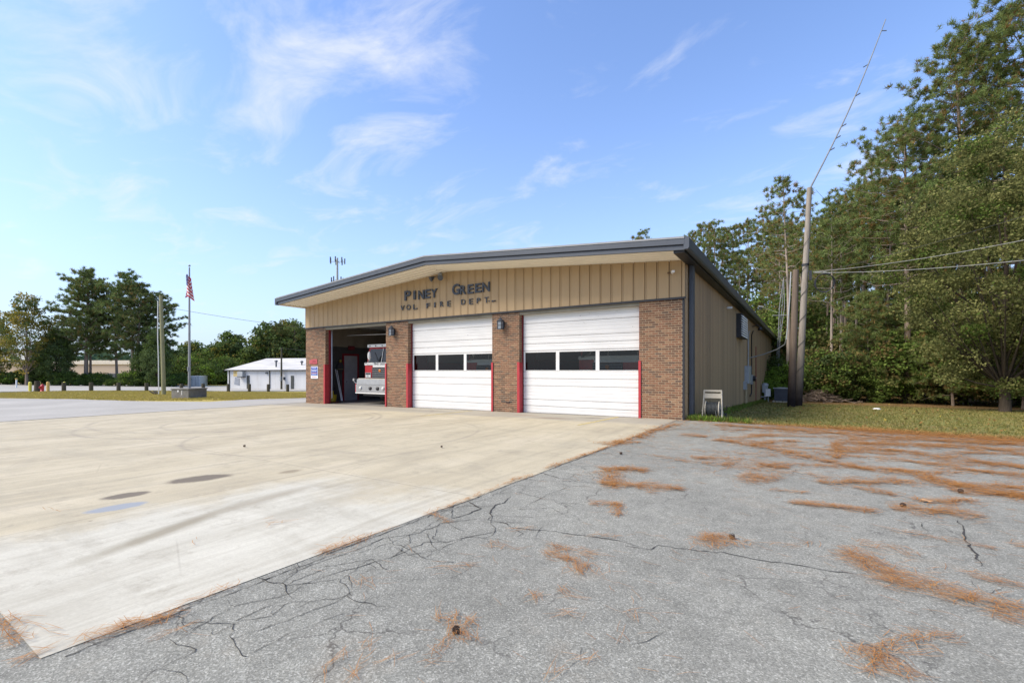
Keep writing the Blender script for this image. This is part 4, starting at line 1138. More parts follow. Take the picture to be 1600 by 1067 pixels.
b = MB(); b.tube([(.30,.03,.36),(.42,.03,.36),(.42,-.06,.50),(.50,-.06,.50)], .018, 6); b.obj('crank', M_black, t)

# ------------------------------------------------------------------ poles, masts, wires
def m_wood(name, lo, hi, dark=None):
    m, nt, b = newmat(name); t = NT(nt)
    c = t.ramp(t.noise(3, 6, .65, sc=(8,8,.35)), [(.3, lo), (.7, hi)])
    if dark:
        s = t.node('ShaderNodeSeparateXYZ'); t.link(t.tc.outputs['Object'], s.inputs[0])
        g = t.math('DIVIDE', t.math('SUBTRACT', dark[0], t.math('ADD', s.outputs[2], t.math('MULTIPLY', t.noise(1.5, 4), 1.5))), dark[1], clamp=True)
        c = t.mix(g, c, dark[2])
    t.link(c, b.inputs['Base Color']); b.inputs['Roughness'].default_value = .95; b.inputs['Specular IOR Level'].default_value = .08
    t.bump(t.noise(6, 5, .7, sc=(10,10,.4)), .5, .02, b)
    return m
M_pole_a = m_wood('creosoted_pole', (.115,.088,.068), (.20,.155,.122), (5.2, 4.2, (.016,.013,.014)))
M_pole_b = m_wood('weathered_pole', (.20,.175,.15), (.34,.305,.265), (5.6, 4.6, (.020,.016,.016)))
M_pole_c = m_wood('mossy_pole', (.20,.20,.11), (.33,.31,.19))
M_post = m_wood('dark_post', (.045,.04,.03), (.12,.11,.08))
t = empty('wooden_pole', (-.60, 32.2, terr(-.6,32.2)), 'shorter brown wooden pole, blackened at its foot, in front of the tall one', 'utility pole')
b = MB(); b.tube([(-.16,0,-.2),(-.02,0,4.3),(.08,0,8.2)], [.225,.19,.16], 14); b.obj('shaft', M_pole_a, t)
b = MB(); b.tube([(-.42,0,4.0),(-.36,0,4.6),(-.24,0,6.3),(-.17,0,8.1)], .035, 8); b.obj('conduit', M_grey, t)
t = empty('tall_utility_pole', (-.22, 34.4, terr(-.2,34.4)), 'tall weathered utility pole carrying a long leaning whip antenna', 'utility pole')
b = MB(); b.tube([(-.20,0,-.2),(.06,.1,6),(.40,.3,13.85)], [.215,.185,.145], 14); b.obj('shaft', M_pole_b, t)
b = MB()
for k in range(60):
    pass
pts = []
for k in range(81):
    a = k*.47; z = 1.2 + k*.12; cx = -.20 + .26*z/6 if z < 6 else .06 + .34*(z-6)/7.85
    pts.append((cx+.235*math.cos(a)*(1-.02*z), .1*z/6+.235*math.sin(a)*(1-.02*z), z))
b.tube(pts, .014, 5); b.obj('wrapped_cable', M_black, t)
b = MB(); b.lathe([(.205,0),(.205,.12)], (.19,.15,8.9), 12); b.obj('strap', M_black, t)
b = MB(); b.box(.36,.52,-.3,-.12,7.9,8.5); b.obj('junction_box', M_black, t)
tp = Vector((.42, .30, 13.8)); tip = Vector((4.75, 5.35, 26.0))
b = MB(); dv = tip - tp
sag = [tp + dv*q + Vector((-.45,-.1,.45))*(math.sin(math.pi*q)*-.35) for q in [i/12 for i in range(13)]]
b.tube(sag, [.055-.028*i/12 for i in range(13)], 8)
wh = b.obj('whip_antenna', mat('dull_alloy', (.22,.24,.26), .8, spec=.1), t)
for q, s_ in ((.22,1),(.29,1),(.36,1),(.54,1),(.73,-1),(.93,1)):
    p = sag[int(q*12)]; p = tp + dv*q + Vector((-.45,-.1,.45))*(math.sin(math.pi*q)*-.35)
    b = MB(); b.tube([p, p+Vector((.28*s_,.0,-.10 if q > .6 else .12))], .035 if q < .6 else .028, 6); b.obj('antenna_bracket', M_slate, wh)
# a coil of cable hung on the tall pole
t = empty('cable_coil', (.95, 34.2, 7.0), 'loose dark cable coil hanging on the right of the tall pole', 'cable')
b = MB()
for k in range(5):
    a0 = k*.5; b.tube([(.45*math.cos(a)*(1+.05*k), .1*math.sin(a+k), .62*math.sin(a)*(1-.04*k)) for a in [2*math.pi*i/18+a0 for i in range(19)]], .016, 5, False)
b.obj('loop', M_black, t)
b = MB(); b.tube([(-.5,0,.7),(.0,0,.66),(.3,0,.55)], .02, 5); b.obj('tie', M_grey, t)
def wire(a, c, sagm, r, label, name='overhead_wire', cat='wire', m=None, group=None):
    a, c = Vector(a), Vector(c); b = MB(); mid = a
    b.tube([(a.lerp(c, i/20) - Vector((0,0,sagm*4*(i/20)*(1-i/20)))) - a for i in range(21)], r, 5)
    o = b.obj(name, m or M_wire, None, tuple(a)); return tag(o, label, cat, group)
M_wire = mat('cable_grey', (.30,.30,.29), .5)
M_wire_d = mat('cable_dark', (.05,.05,.05), .6)
wire((.35,34.2,7.75), (12.2,24.9,7.45), .42, .013, 'upper pale overhead wire running right from the tall pole')
wire((.35,34.2,7.70), (12.2,24.9,6.05), .38, .014, 'lower pale overhead wire running right from the tall pole')
wire((.35,34.2,7.60), (12.2,24.9,8.9), .25, .009, 'thin faint wire rising right in front of the trees', m=M_wire_d)
wire((.50,34.4,12.9), (5.0,40,8.5), .1, .008, 'thin guy wire slanting down right from the tall pole top', m=M_wire_d)
wire((-45.74,16.6,7.0), (-23.5,38,4.9), .9, .014, 'thin dark wire from the leftmost wooden pole toward the station roof', m=M_wire_d)
# tv mast at the back corner
t = empty('lattice_mast', (-2.35, 53.0, terr(-2.4,53)), 'slim pale antenna mast with crossbars rising behind the side wall', 'antenna mast')
b = MB()
for (dx, dy) in ((0,0),(.5,0),(.25,.4)):
    b.tube([(dx*.6-.45,dy*.6,0),(dx*.35,dy*.35,6),(dx*.9+.1,dy*.5,9.0),(.45,.1,11.9)], .03, 5)
for k in range(10):
    z = .8+k*1.0; b.tube([(-.35+z*.04,0,z),(.0+z*.05,.1,z+.5)], .015, 4)
b.obj('lattice', M_trim, t)
b = MB(); b.tube([(-.55,0,8.2),(.95,0,8.15)], .03, 5); b.tube([(-1.6,0,9.2),(.1,0,8.4)], .014, 4); b.tube([(-1.75,0,9.22),(-1.3,0,9.15)], .06, 5); b.obj('crossbar', M_trim, t)
b = MB(); b.tube([(-2.1,0,3.55),(-1.0,0,3.35),(.6,0,3.2)], .04, 5); b.obj('lower_arm', M_trim, t)
# far cell tower above the roofline
t = empty('cell_tower', (-163.6, 120.75, -2.3), 'distant cell tower with antenna clusters above the left roof slope', 'cell tower')
b = MB(); b.tube([(0,0,0),(0,0,30),(0,0,50.5)], [.9,.6,.35], 8); b.obj('mast', M_grey, t)
ux, uy = .8415, .540
for zc, rr_, n in ((49,2.9,7),(41,2.4,5),(37,2.2,4)):
    b = MB(); b.tube([(-rr_*ux,-rr_*uy,zc),(rr_*ux,rr_*uy,zc)], .12, 5); b.tube([(uy*rr_,-ux*rr_,zc),(-uy*rr_,ux*rr_,zc)], .12, 5); c = b.obj('platform', M_grey, t)
    for k in range(n):
        a = 2*math.pi*k/n; b = MB(); b.cbox((rr_*math.cos(a), rr_*math.sin(a), zc+.3), .35, .35, 2.3); b.obj('panel_antenna', M_slate, c)

# left: wooden pole with white conduit, flagpole on its block
t = empty('wooden_pole', (-45.74, 16.62, terr(-45.7,16.6)), 'mossy wooden pole with a white conduit left of the flagpole', 'utility pole')
b = MB(); b.tube([(.10,.06,-.2),(-.02,0,4.2),(-.12,-.08,8.4)], [.165,.145,.12], 12); b.obj('shaft', M_pole_c, t)
b = MB(); b.tube([(-.20,-.2,0),(-.24,-.2,3),(-.34,-.22,5),(-.30,-.22,7.9)], .04, 6); b.obj('conduit', M_pvc, t)
b = MB()
for k in range(14): b.cbox((-.55+rnd.uniform(-.35,.1),-.3+rnd.uniform(-.2,.2),rnd.uniform(.0,.25)), .12,.3,.06, rz=rnd.uniform(0,3), rx=rnd.uniform(0,1))
b.obj('weeds', M_post, t)
fx, fy = -36.6, 14.9; fz = terr(fx, fy)
t = empty('concrete_block', (fx, fy, fz), 'weathered grey concrete block at the foot of the flagpole', 'block')
M_blk = mat('grey_block', (.17,.16,.145), .9, var=.3, scale=2, dirt=((.08,.09,.06), .6, 1.5))
b = MB(); b.box(-.72,.72,-.72,.72,-.05,.62); b.obj('base', M_blk, t, rz=R(20))
b = MB(); b.box(-.76,.76,-.76,.76,.623,.70); b.obj('cap', M_blk, t, rz=R(20))
b = MB(); b.box(.15,.19,-.735,-.722,.25,.55); b.box(-.2,-.1,-.735,-.722,.45,.58); b.obj('marking', M_white, t, rz=R(20))
t = empty('flagpole', (fx, fy, fz+.70), 'white metal flagpole flying a drooping striped flag', 'flagpole')
b = MB(); b.tube([(0,0,0),(0,0,4),(0,0,8.5)], [.085,.07,.045], 12); b.obj('pole', M_trim, t)
b = MB(); b.ball((0,0,8.62), .075, 8); b.obj('finial', M_grey, t)
b = MB(); b.box(-.03,.03,-.12,-.07,1.2,1.5); b.obj('cleat', M_trim, t)
b = MB(); b.tube([(.08,-.03,8.3),(.10,-.03,5.9),(.08,-.03,1.4)], .008, 4); b.obj('halyard', M_wire, t)
def m_flag():
    m, nt, b = newmat('flag_cloth'); tt = NT(nt)
    uv = tt.node('ShaderNodeUVMap'); s = tt.node('ShaderNodeSeparateXYZ'); tt.link(uv.outputs[0], s.inputs[0])
    u, v = s.outputs[0], s.outputs[1]
    st_ = tt.math('FLOOR', tt.math('MULTIPLY', v, 13.0)); od = tt.math('MODULO', st_, 2.0)
    c = tt.mix(od, (.50,.03,.05), (.72,.70,.68))
    can = tt.math('MULTIPLY', tt.math('LESS_THAN', u, .4), tt.math('GREATER_THAN', v, 6/13))
    cb = tt.node('ShaderNodeCombineXYZ'); tt.link(tt.math('MULTIPLY', u, 28.0), cb.inputs[0]); tt.link(tt.math('MULTIPLY', v, 17.0), cb.inputs[1])
    star = tt.math('LESS_THAN', tt.voro(1.0, vec=cb.outputs[0]), .28)
    c = tt.mix(can, c, tt.mix(star, (.02,.03,.13), (.7,.7,.72)))
    tt.link(c, b.inputs['Base Color']); b.inputs['Roughness'].default_value = .8
    return m
nu, nv = 26, 16; vs = []; uvs = []
for j in range(nv+1):
    for i in range(nu+1):
        u, v = i/nu, j/nv
        # limp flag: the fly end hangs down in folds beside the pole
        swing = u**.8
        x = .62*(u-.30)*(.62+.38*(1-v)) + .05*math.sin(u*14+v*3)
        y = .10*math.sin(u*9+v*2) - .20
        z = -1.45*(1-v) - .62*abs(u-.30)**.8 + .02*math.sin(u*11)
        vs.append((x, y, z)); uvs.append((u, v))
fs = [(j*(nu+1)+i, j*(nu+1)+i+1, (j+1)*(nu+1)+i+1, (j+1)*(nu+1)+i) for j in range(nv) for i in range(nu)]
me = bpy.data.meshes.new('flag'); me.from_pydata(vs, [], fs); ul = me.uv_layers.new(name='UVMap')
for lp in me.loops: ul.data[lp.index].uv = uvs[lp.vertex_index]
me.materials.append(m_flag())
for p_ in me.polygons: p_.use_smooth = True
fo = part('flag', me, None, (fx+.05, fy, fz+.70+8.0), R(30)); tag(fo, 'drooping red and white striped flag with a dark blue canton on the flagpole', 'flag')

# row of dark timber posts, hydrant, bollards, stump
def post(x, y, h, label, lean=0.0, first=[None]):
    if first[0] is None:
        b = MB(); b.tube([(0,0,-.2),(0,0,.72),(0,0,.80)], [.19,.185,.16], 10); first[0] = b.mesh('timber_post', M_post)
        o = part('timber_post', first[0])
    else:
        o = bpy.data.objects['timber_post'].copy(); COL.objects.link(o)
    o.location = (x, y, terr(x, y)); o.scale = (1,1,h); o.rotation_euler = (lean*.5, lean, x)
    return tag(o, label, 'post', 'dark timber posts along the verge')
POSTS = [(-66.6,15.3,1.22,'dark timber post just right of the yellow bollards'), (-66.15,17.4,1.25,'dark timber post in front of the thick twin pine trunks'),
 (-65.7,19.65,1.27,'dark timber post standing left of the mossy wooden pole'), (-65.2,22.1,1.27,'dark timber post nearest the left side of the mossy wooden pole'),
 (-65.0,25.6,1.2,'dark timber post half hidden behind the grey concrete block'), (-61.9,26.7,1.27,'dark timber post in front of the white shipping container'),
 (-59.2,28.3,1.27,'dark timber post before the left corner of the white shed'), (-58.65,30.5,1.27,'dark timber post before the yellow patch of the white shed'),
 (-58.1,32.6,1.27,'dark timber post before the drainpipe of the white shed'), (-57.6,34.9,1.27,'last dark timber post beside the left brick pier')]
for i, (x, y, h, lb) in enumerate(POSTS): post(x, y, h*.95, lb, rnd.uniform(-.03,.03))
M_byel = mat('bollard_yellow', (.62,.47,.09), .5, var=.12, scale=5)
M_byel2 = mat('bollard_bright_yellow', (.62,.55,.06), .5, var=.1)
M_byel3 = mat('bollard_orange_yellow', (.58,.38,.10), .5, var=.15)
for (x, y, h, m_, lb) in ((-67.67,12.98,1.0,M_byel2,'yellow bollard left of the red hydrant, nearest the frame edge'), (-70.4,14.2,1.0,M_byel,'yellow bollard mostly hidden behind the dark stump'),
                         (-65.58,13.87,1.0,M_byel3,'orange yellow bollard just right of the red hydrant'), (-69.9,16.1,.95,M_byel2,'bright yellow bollard set farther back right of the hydrant')):
    b = MB(); b.lathe([(.13,-.1),(.13,h-.06),(.11,h),(.001,h+.05)], (0,0,0), 12)
    tag(b.obj('yellow_bollard', m_, None, (x, y, terr(x, y))), lb, 'bollard', 'yellow bollards guarding the hydrant')
t = empty('fire_hydrant', (-66.21, 13.58, terr(-66.2,13.6)), 'red fire hydrant between yellow bollards on the verge', 'fire hydrant')
M_hyd = mat('hydrant_red', (.42,.02,.035), .45)
b = MB(); b.lathe([(.20,0),(.20,.05),(.14,.06),(.14,.52),(.18,.53),(.18,.58),(.14,.62),(.12,.70),(.05,.76),(.001,.78)], (0,0,0), 14); b.obj('barrel', M_hyd, t)
for dx, dy in ((-1,0),(1,0),(0,-1)):
    b = MB(); b.tube([(0,0,.44),(dx*.24,dy*.24,.44)], .07, 10); b.obj('outlet', M_hyd, t)
b = MB(); b.tube([(0,0,.76),(0,0,.84)], .035, 5); b.obj('top_nut', M_hyd, t)
t = empty('tree_stump', (-67.14, 13.4, terr(-67,13.4)), 'dark rough tree stump between the yellow bollards', 'stump')
b = MB(); b.tube([(0,0,-.1),(.0,0,.15),(.02,0,1.1)], [.36,.26,.22], 9); b.obj('wood', M_post, t)
b = MB(); b.lathe([(.001,0),(.2,0),(.21,-.02)], (.02,0,1.112), 9); b.obj('cut_top', M_pole_a, t)
t = empty('marker_post', (-97.0, 17.2, terr(-97,17.2)), 'thin white marker post across the lot at the foot of the left trees', 'marker')
b = MB(); b.tube([(0,0,0),(0,0,1.15)], .09, 6); b.obj('stake', M_white, t)
b = MB(); b.cbox((0,0,1.28), .2,.2,.22); b.obj('reflector', M_byel3, t)

# white metal shed across the lot
A = Vector((-91.3, 43.5)); U = Vector((.946, .323)); V = Vector((-.323, .946)); LS, WS = 46.0, 20.0
sh = empty('white_shed', (A.x, A.y, -1.80), 'long low white metal shed with a stained pale roof', 'shed', rz=math.atan2(U.y, U.x))
def m_shed():
    m, nt, b = newmat('stained_white_sheet'); t = NT(nt)
    c = t.ramp(t.noise(.35, 5, .6, sc=(1,1,.2)), [(.3, (.50,.51,.52)), (.7, (.61,.61,.61))])
    d = t.ramp(t.noise(.9, 7, .7, sc=(1.4,1,.25)), [(.54, 0.0), (.72, .55)]); c = t.mix(d, c, (.36,.34,.31))
    rust = t.ramp(t.noise(.6, 6, .7, sc=(1.2,1,.4)), [(.66, 0.0), (.78, .4)]); c = t.mix(rust, c, (.30,.20,.13))
    t.link(c, b.inputs['Base Color']); b.inputs['Roughness'].default_value = .6
    return m
def m_shroof():
    m, nt, b = newmat('stained_pale_roof'); t = NT(nt)
    c = t.ramp(t.noise(.4, 5, .6, sc=(.5,1,1)), [(.3, (.50,.49,.46)), (.7, (.63,.61,.57))])
    d = t.ramp(t.noise(.5, 7, .7, sc=(.35,1.6,1), dist=.4), [(.50, 0.0), (.70, .8)]); c = t.mix(d, c, (.27,.25,.22))
    t.link(c, b.inputs['Base Color']); b.inputs['Roughness'].default_value = .6
    return m
M_shw, M_shr = m_shed(), m_shroof()
b = MB(); b.box(0,LS,0,WS,-.6,3.36); b.obj('wall', M_shw, sh)
b = MB()
b.add([(-.35,-.35,3.36),(LS,-.35,3.36),(LS,WS/2,5.72),(-.35,WS/2,5.72),(LS,WS+.35,3.36),(-.35,WS+.35,3.36),
       (-.35,-.35,3.52),(LS,-.35,3.52),(LS,WS/2,5.90),(-.35,WS/2,5.90),(LS,WS+.35,3.52),(-.35,WS+.35,3.52)],
      [(0,1,2,3),(3,2,4,5),(7,6,9,8),(8,9,11,10),(0,6,7,1),(0,3,9,6),(3,5,11,9),(5,4,10,11)])
rf = b.obj('roof', M_shr, sh)
b = MB(); b.add([(0,.01,3.36),(0,WS-.01,3.36),(0,WS/2,5.72)], [(0,1,2)]); b.obj('gable', M_shw, sh)
for (x, y, h) in ((9.0,2.0,1.1),(13.3,3.6,1.0)):
    b = MB(); b.tube([(x,y,3.9),(x,y,3.9+h)], .13, 8); b.lathe([(.28,0),(.30,.22),(.001,.34)], (x,y,3.9+h), 8); b.obj('roof_vent', M_slate, rf)
b = MB(); b.box(-.35,LS,-.46,-.352,3.32,3.50); b.obj('gutter', M_black, sh)
for k, x in enumerate((4.35, 13.9, 26.0)):
    b = MB(); b.box(x, x+.62, -.06, -.005, .0, 2.45); b.obj('door', mat('dark_shed_door', (.05,.055,.05), .7), sh)
for x in (.35, 9.3, 17.3):
    b = MB(); b.box(x, x+.16, -.10, -.005, -.1, 3.34); b.obj('drainpipe', M_post, sh)
for x in (2.9, 18.0, 30.0):
    b = MB(); b.box(x, x+1.15, -.75, -.01, 2.25, 3.2); u = b.obj('window_cooler', M_grey, sh)
    b = MB(); b.box(x-.05, x+1.2, -.80, -.01, 2.13, 2.245); b.obj('shelf', M_black, u)
b = MB(); b.box(1.35,2.6,-.04,-.004,2.3,3.3); b.obj('yellow_patch', mat('yellow_patch_paint', (.62,.47,.20), .7, var=.2, scale=2), sh)
b = MB(); b.prism([(1.5,.8),(2.7,.6),(2.75,2.0),(1.7,2.1)], 'y', -.035, -.003); b.obj('grey_patch', mat('grey_patch_paint', (.25,.27,.31), .7, var=.25, scale=2), sh)
b = MB(); b.box(8.6,9.0,-.3,-.01,2.8,3.05); b.box(12.4,12.7,-.2,-.01,1.7,2.2); b.obj('wall_box', M_slate, sh)
t = empty('utility_pole', (-79.5, 47.0, terr(-79.5,47)-.1), 'slim dark utility pole in front of the white shed', 'utility pole')
b = MB(); b.tube([(0,0,-.2),(0,0,7.6)], [.19,.13], 8); b.obj('shaft', M_post, t)
b = MB(); b.cbox((.1,-.25,2.0), .3,.2,.8); b.obj('meter_box', M_grey, t)
wire((-79.4,47,5.6), (-60,66,4.6), .5, .02, 'faint wire running right from the slim pole by the shed', m=M_wire_d)

t = empty('shipping_container', (-126.9, 51.3, -2.3), 'pale shipping container parked at the edge of the far bushes', 'container', rz=R(52))
M_cont = mat('pale_container', (.66,.66,.64), .5, var=.08, dirt=((.35,.36,.36), .4, 1))
b = MB(); b.box(0,2.6,0,6.1,0,2.55)
b.obj('box_body', M_cont, t)
for k in range(18):
    b = MB(); b.box(-.06,-.002,.2+k*.32,.36+k*.32,.15,2.4); b.obj('side_rib', M_cont, t)
for x in (.06, 1.32):
    b = MB(); b.box(x, x+1.22, -.07, -.002, .1, 2.45); d = b.obj('door', M_cont, t)
    for q in (.35, .85):
        b = MB(); b.box(x+q, x+q+.05, -.13, -.072, .1, 2.45); b.obj('lock_rod', M_grey, d)
# far store and tip of blue awning behind the left trees
t = empty('store_building', (-256.7, 58.0, -2.3), 'distant long tan store building behind the left trees', 'building', rz=R(32))
M_store = mat('store_tan', (.50,.40,.32), .8, var=.05)
b = MB(); b.box(-75,75,0,30,0,6.4); b.obj('wall', M_store, t)
b = MB(); b.box(-75.3,75.3,-.5,30.3,6.4,8.0); b.obj('parapet', mat('store_cream', (.66,.60,.53), .8), t)
b = MB(); b.box(-22,-8,-2.5,10,8.0,11.5); b.obj('raised_entry', mat('store_white', (.62,.63,.65), .8), t)
for k in range(6):
    b = MB(); b.box(-60+k*20,-54+k*20,-.6,-.51,.0,2.6); b.obj('door', M_slate, t)
t = empty('blue_dumpster', (-200, 63.0, -2.3), 'small blue dumpster far behind the left tree trunks', 'dumpster')
b = MB(); b.box(-1.9,1.9,-1,1,.2,2.6); b.obj('bin', mat('dumpster_blue', (.03,.09,.26), .5), t)
b = MB(); b.box(-1.95,1.95,-1.05,1.05,2.61,2.75); b.obj('lid', M_slate, t)
# litter: pine cones, dead leaf, white bag, brush pile
M_cone = mat('pine_cone_brown', (.075,.045,.03), .85, var=.35, scale=60)
def cone_mesh(seed):
    rr = random.Random(seed); b = MB()
    b.ball((0,0,0), .022, 6, 1.7)
    for i in range(46):
        z = -.032 + .066*i/46; a = i*2.4; r0 = .028*math.sqrt(max(.05, 1-(z/.042)**2))
        c = Vector((math.cos(a)*r0, math.sin(a)*r0, z)); n = Vector((math.cos(a), math.sin(a), .35)); tn = Vector((-math.sin(a), math.cos(a), 0))
        b.add([c-tn*.008, c+tn*.008, c+n*.014+tn*.006, c+n*.014-tn*.006, c+n*.012+Vector((0,0,-.006))], [(0,1,2,3),(0,4,1),(3,2,4)])
    return b.mesh('pine_cone', M_cone)
cm = cone_mesh(1)
for (x, y, s, lb) in ((-.59,4.76,.75,'dark pine cone on the small needle clump in the middle of the asphalt'), (1.68,8.13,.8,'dark pine cone in the needles far right of the lot'),
                  (-1.78,2.15,.6,'pine cone lying on the star of needles in the near foreground'), (-2.95,8.41,.7,'small dark pine cone on bare asphalt near the apron edge'),
                  (-6.4,7.25,.6,'tiny dark cone alone on the pale concrete apron'), (.95,6.95,.7,'pine cone at the left tip of the long right needle streak'),
                  (-10.2,5.2,.7,'dark cone far out on the concrete beside two specks')):
    o = part('pine_cone', cm, None, (x, y, terr(x,y)+.012+.032*s + (.018 if x < -3.5 else 0)), rnd.uniform(0,6)); o.rotation_euler = (1.4, .3, rnd.uniform(0,6)); o.scale = (s,s,s)
    tag(o, lb, 'pine cone', 'fallen pine cones on the paving')
b = MB(); b.add([(-.06,0,.01),(-.02,.035,.03),(.05,.03,.015),(.08,0,.03),(.04,-.03,.01),(-.02,-.035,.025),(0,0,.012)], [(0,6,1),(1,6,2),(2,6,3),(3,6,4),(4,6,5),(5,6,0)])
tag(b.obj('dead_leaf', mat('dead_leaf_tan', (.42,.25,.13), .8), None, (1.21,7.33,.02)), 'curled tan dead leaf on the needles at the right', 'leaf')
b = MB(); rr = random.Random(4)
b.lathe([(.001,0),(.16,.0),(.20,.04),(.12,.09),(.05,.07),(.001,.11)], (0,0,0), 9)
tag(b.obj('white_bag', M_white, None, (3.36,32.96,terr(3.4,33)+.005)), 'small crumpled white bag lying on the lawn', 'bag')
t = empty('brush_pile', (1.0, 47.0, terr(1,47)), 'heap of dead grey branches on the grass right of the poles', 'brush pile')
b = MB()
for k in range(240):
    a = rnd.uniform(0, math.pi); l = rnd.uniform(.5,1.4); cx, cy = rnd.gauss(0,1.0), rnd.gauss(0,.6); cz = max(.03, rnd.uniform(.0,1.0)*math.exp(-(cx*cx)/1.6))
    dz = rnd.uniform(-.25,.25)
    b.tube([(cx-math.cos(a)*l/2, cy-math.sin(a)*l/2, max(.02,cz-dz)), (cx+rnd.uniform(-.1,.1), cy, cz+.05), (cx+math.cos(a)*l/2, cy+math.sin(a)*l/2, max(.02,cz+dz))], [.025,.018,.008], 3, False)
o = b.obj('branches', mat('dead_branch', (.30,.23,.18), .9, var=.3), t); tag(o, kind='stuff')
# ------------------------------------------------------------------ vegetation
def m_leaf(name, cols, trans=.28, scale=.8):
    cols = [(min(.6, c_[0]*1.38), min(.6, c_[1]*1.50), min(.6, c_[2]*1.30)) for c_ in cols]
    m = bpy.data.materials.new(name); m.use_nodes = True; nt = m.node_tree; nt.nodes.clear(); t = NT(nt)
    g = t.node('ShaderNodeNewGeometry')
    a = t.noise(scale, 3, .6)
    v = t.math('ADD', t.math('MULTIPLY', g.outputs['Random Per Island'], .55), t.math('MULTIPLY', a, .5), clamp=True)
    c = t.ramp(v, [(i/(len(cols)-1)*.8+.1, q) for i, q in enumerate(cols)])
    d = t.node('ShaderNodeBsdfDiffuse'); tr = t.node('ShaderNodeBsdfTranslucent'); mx = t.node('ShaderNodeMixShader'); o = t.node('ShaderNodeOutputMaterial')
    t.link(c, d.inputs[0]); t.link(c, tr.inputs[0]); mx.inputs[0].default_value = trans
    t.link(d.outputs[0], mx.inputs[1]); t.link(tr.outputs[0], mx.inputs[2]); t.link(mx.outputs[0], o.inputs[0])
    return m
L_pine = m_leaf('pine_needles_green', [(.055,.078,.030), (.10,.13,.050), (.155,.185,.075), (.21,.235,.105)])
L_pine2 = m_leaf('pine_needles_olive', [(.075,.085,.030), (.12,.125,.045), (.18,.17,.07)])
L_brown = m_leaf('old_needles_brown', [(.12,.065,.030), (.20,.11,.05), (.25,.15,.07)])
L_dark = m_leaf('dark_pine_needles', [(.035,.050,.024), (.065,.085,.038), (.10,.12,.055)])
L_broad = m_leaf('olive_leaves', [(.055,.060,.024), (.10,.10,.042), (.155,.145,.062), (.25,.22,.10)], .35, .5)
L_yell = m_leaf('yellowing_leaves', [(.20,.14,.035), (.32,.23,.06), (.40,.26,.08)], .35)
L_bush = m_leaf('bush_leaves', [(.03,.045,.015), (.06,.085,.025), (.10,.13,.035), (.15,.18,.05)], .30, .6)
L_bright = m_leaf('bright_bush_leaves', [(.08,.12,.02), (.14,.21,.035), (.22,.29,.06)], .35, .6)
L_rust = m_leaf('rusty_bush_leaves', [(.08,.055,.028), (.12,.085,.04), (.12,.105,.04)], .3)
L_far = m_leaf('far_tree_leaves', [(.055,.075,.036), (.09,.115,.050), (.13,.155,.065)], .25, .3)
L_autumn = m_leaf('autumn_leaves', [(.10,.10,.03), (.17,.15,.04), (.24,.17,.06)], .35, .5)
M_bark = m_wood('pine_bark', (.17,.13,.105), (.33,.265,.215))
M_bark_d = m_wood('dark_bark', (.05,.04,.032), (.10,.08,.062))
M_bark_g = m_wood('grey_pine_bark', (.22,.18,.15), (.40,.34,.29))
M_bark_p = m_wood('pale_bark', (.26,.23,.20), (.42,.38,.33))

def unit(v): return v / np.maximum(np.linalg.norm(v, axis=-1, keepdims=True), 1e-9)
def tufts(rs, C, A, nb, L, w, spread=.9):
    n = len(C)
    D = unit(A[:,None,:] + rs.normal(0, spread, (n, nb, 3)))
    S = unit(np.cross(D, rs.normal(0, 1, (n, nb, 3))))
    l = L * rs.uniform(.65, 1.15, (n, nb, 1))
    c = C[:,None,:] + rs.normal(0, L*.12, (n, nb, 3))
    T = np.stack([c - S*w/2, c + S*w/2, c + D*l], 2)
    return T.reshape(-1, 3)
def leaves(rs, C, size, flat=.0):
    n = len(C)
    D = unit(rs.normal(0, 1, (n, 3))); N = rs.normal(0, 1, (n, 3)); N[:,2] += flat; S = unit(np.cross(D, N))
    l = size * rs.uniform(.6, 1.2, (n, 1)); w = l*.36
    T = np.stack([C, C + D*l*.5 + S*w, C + D*l, C + D*l*.5 - S*w], 1)
    return T.reshape(-1, 3)

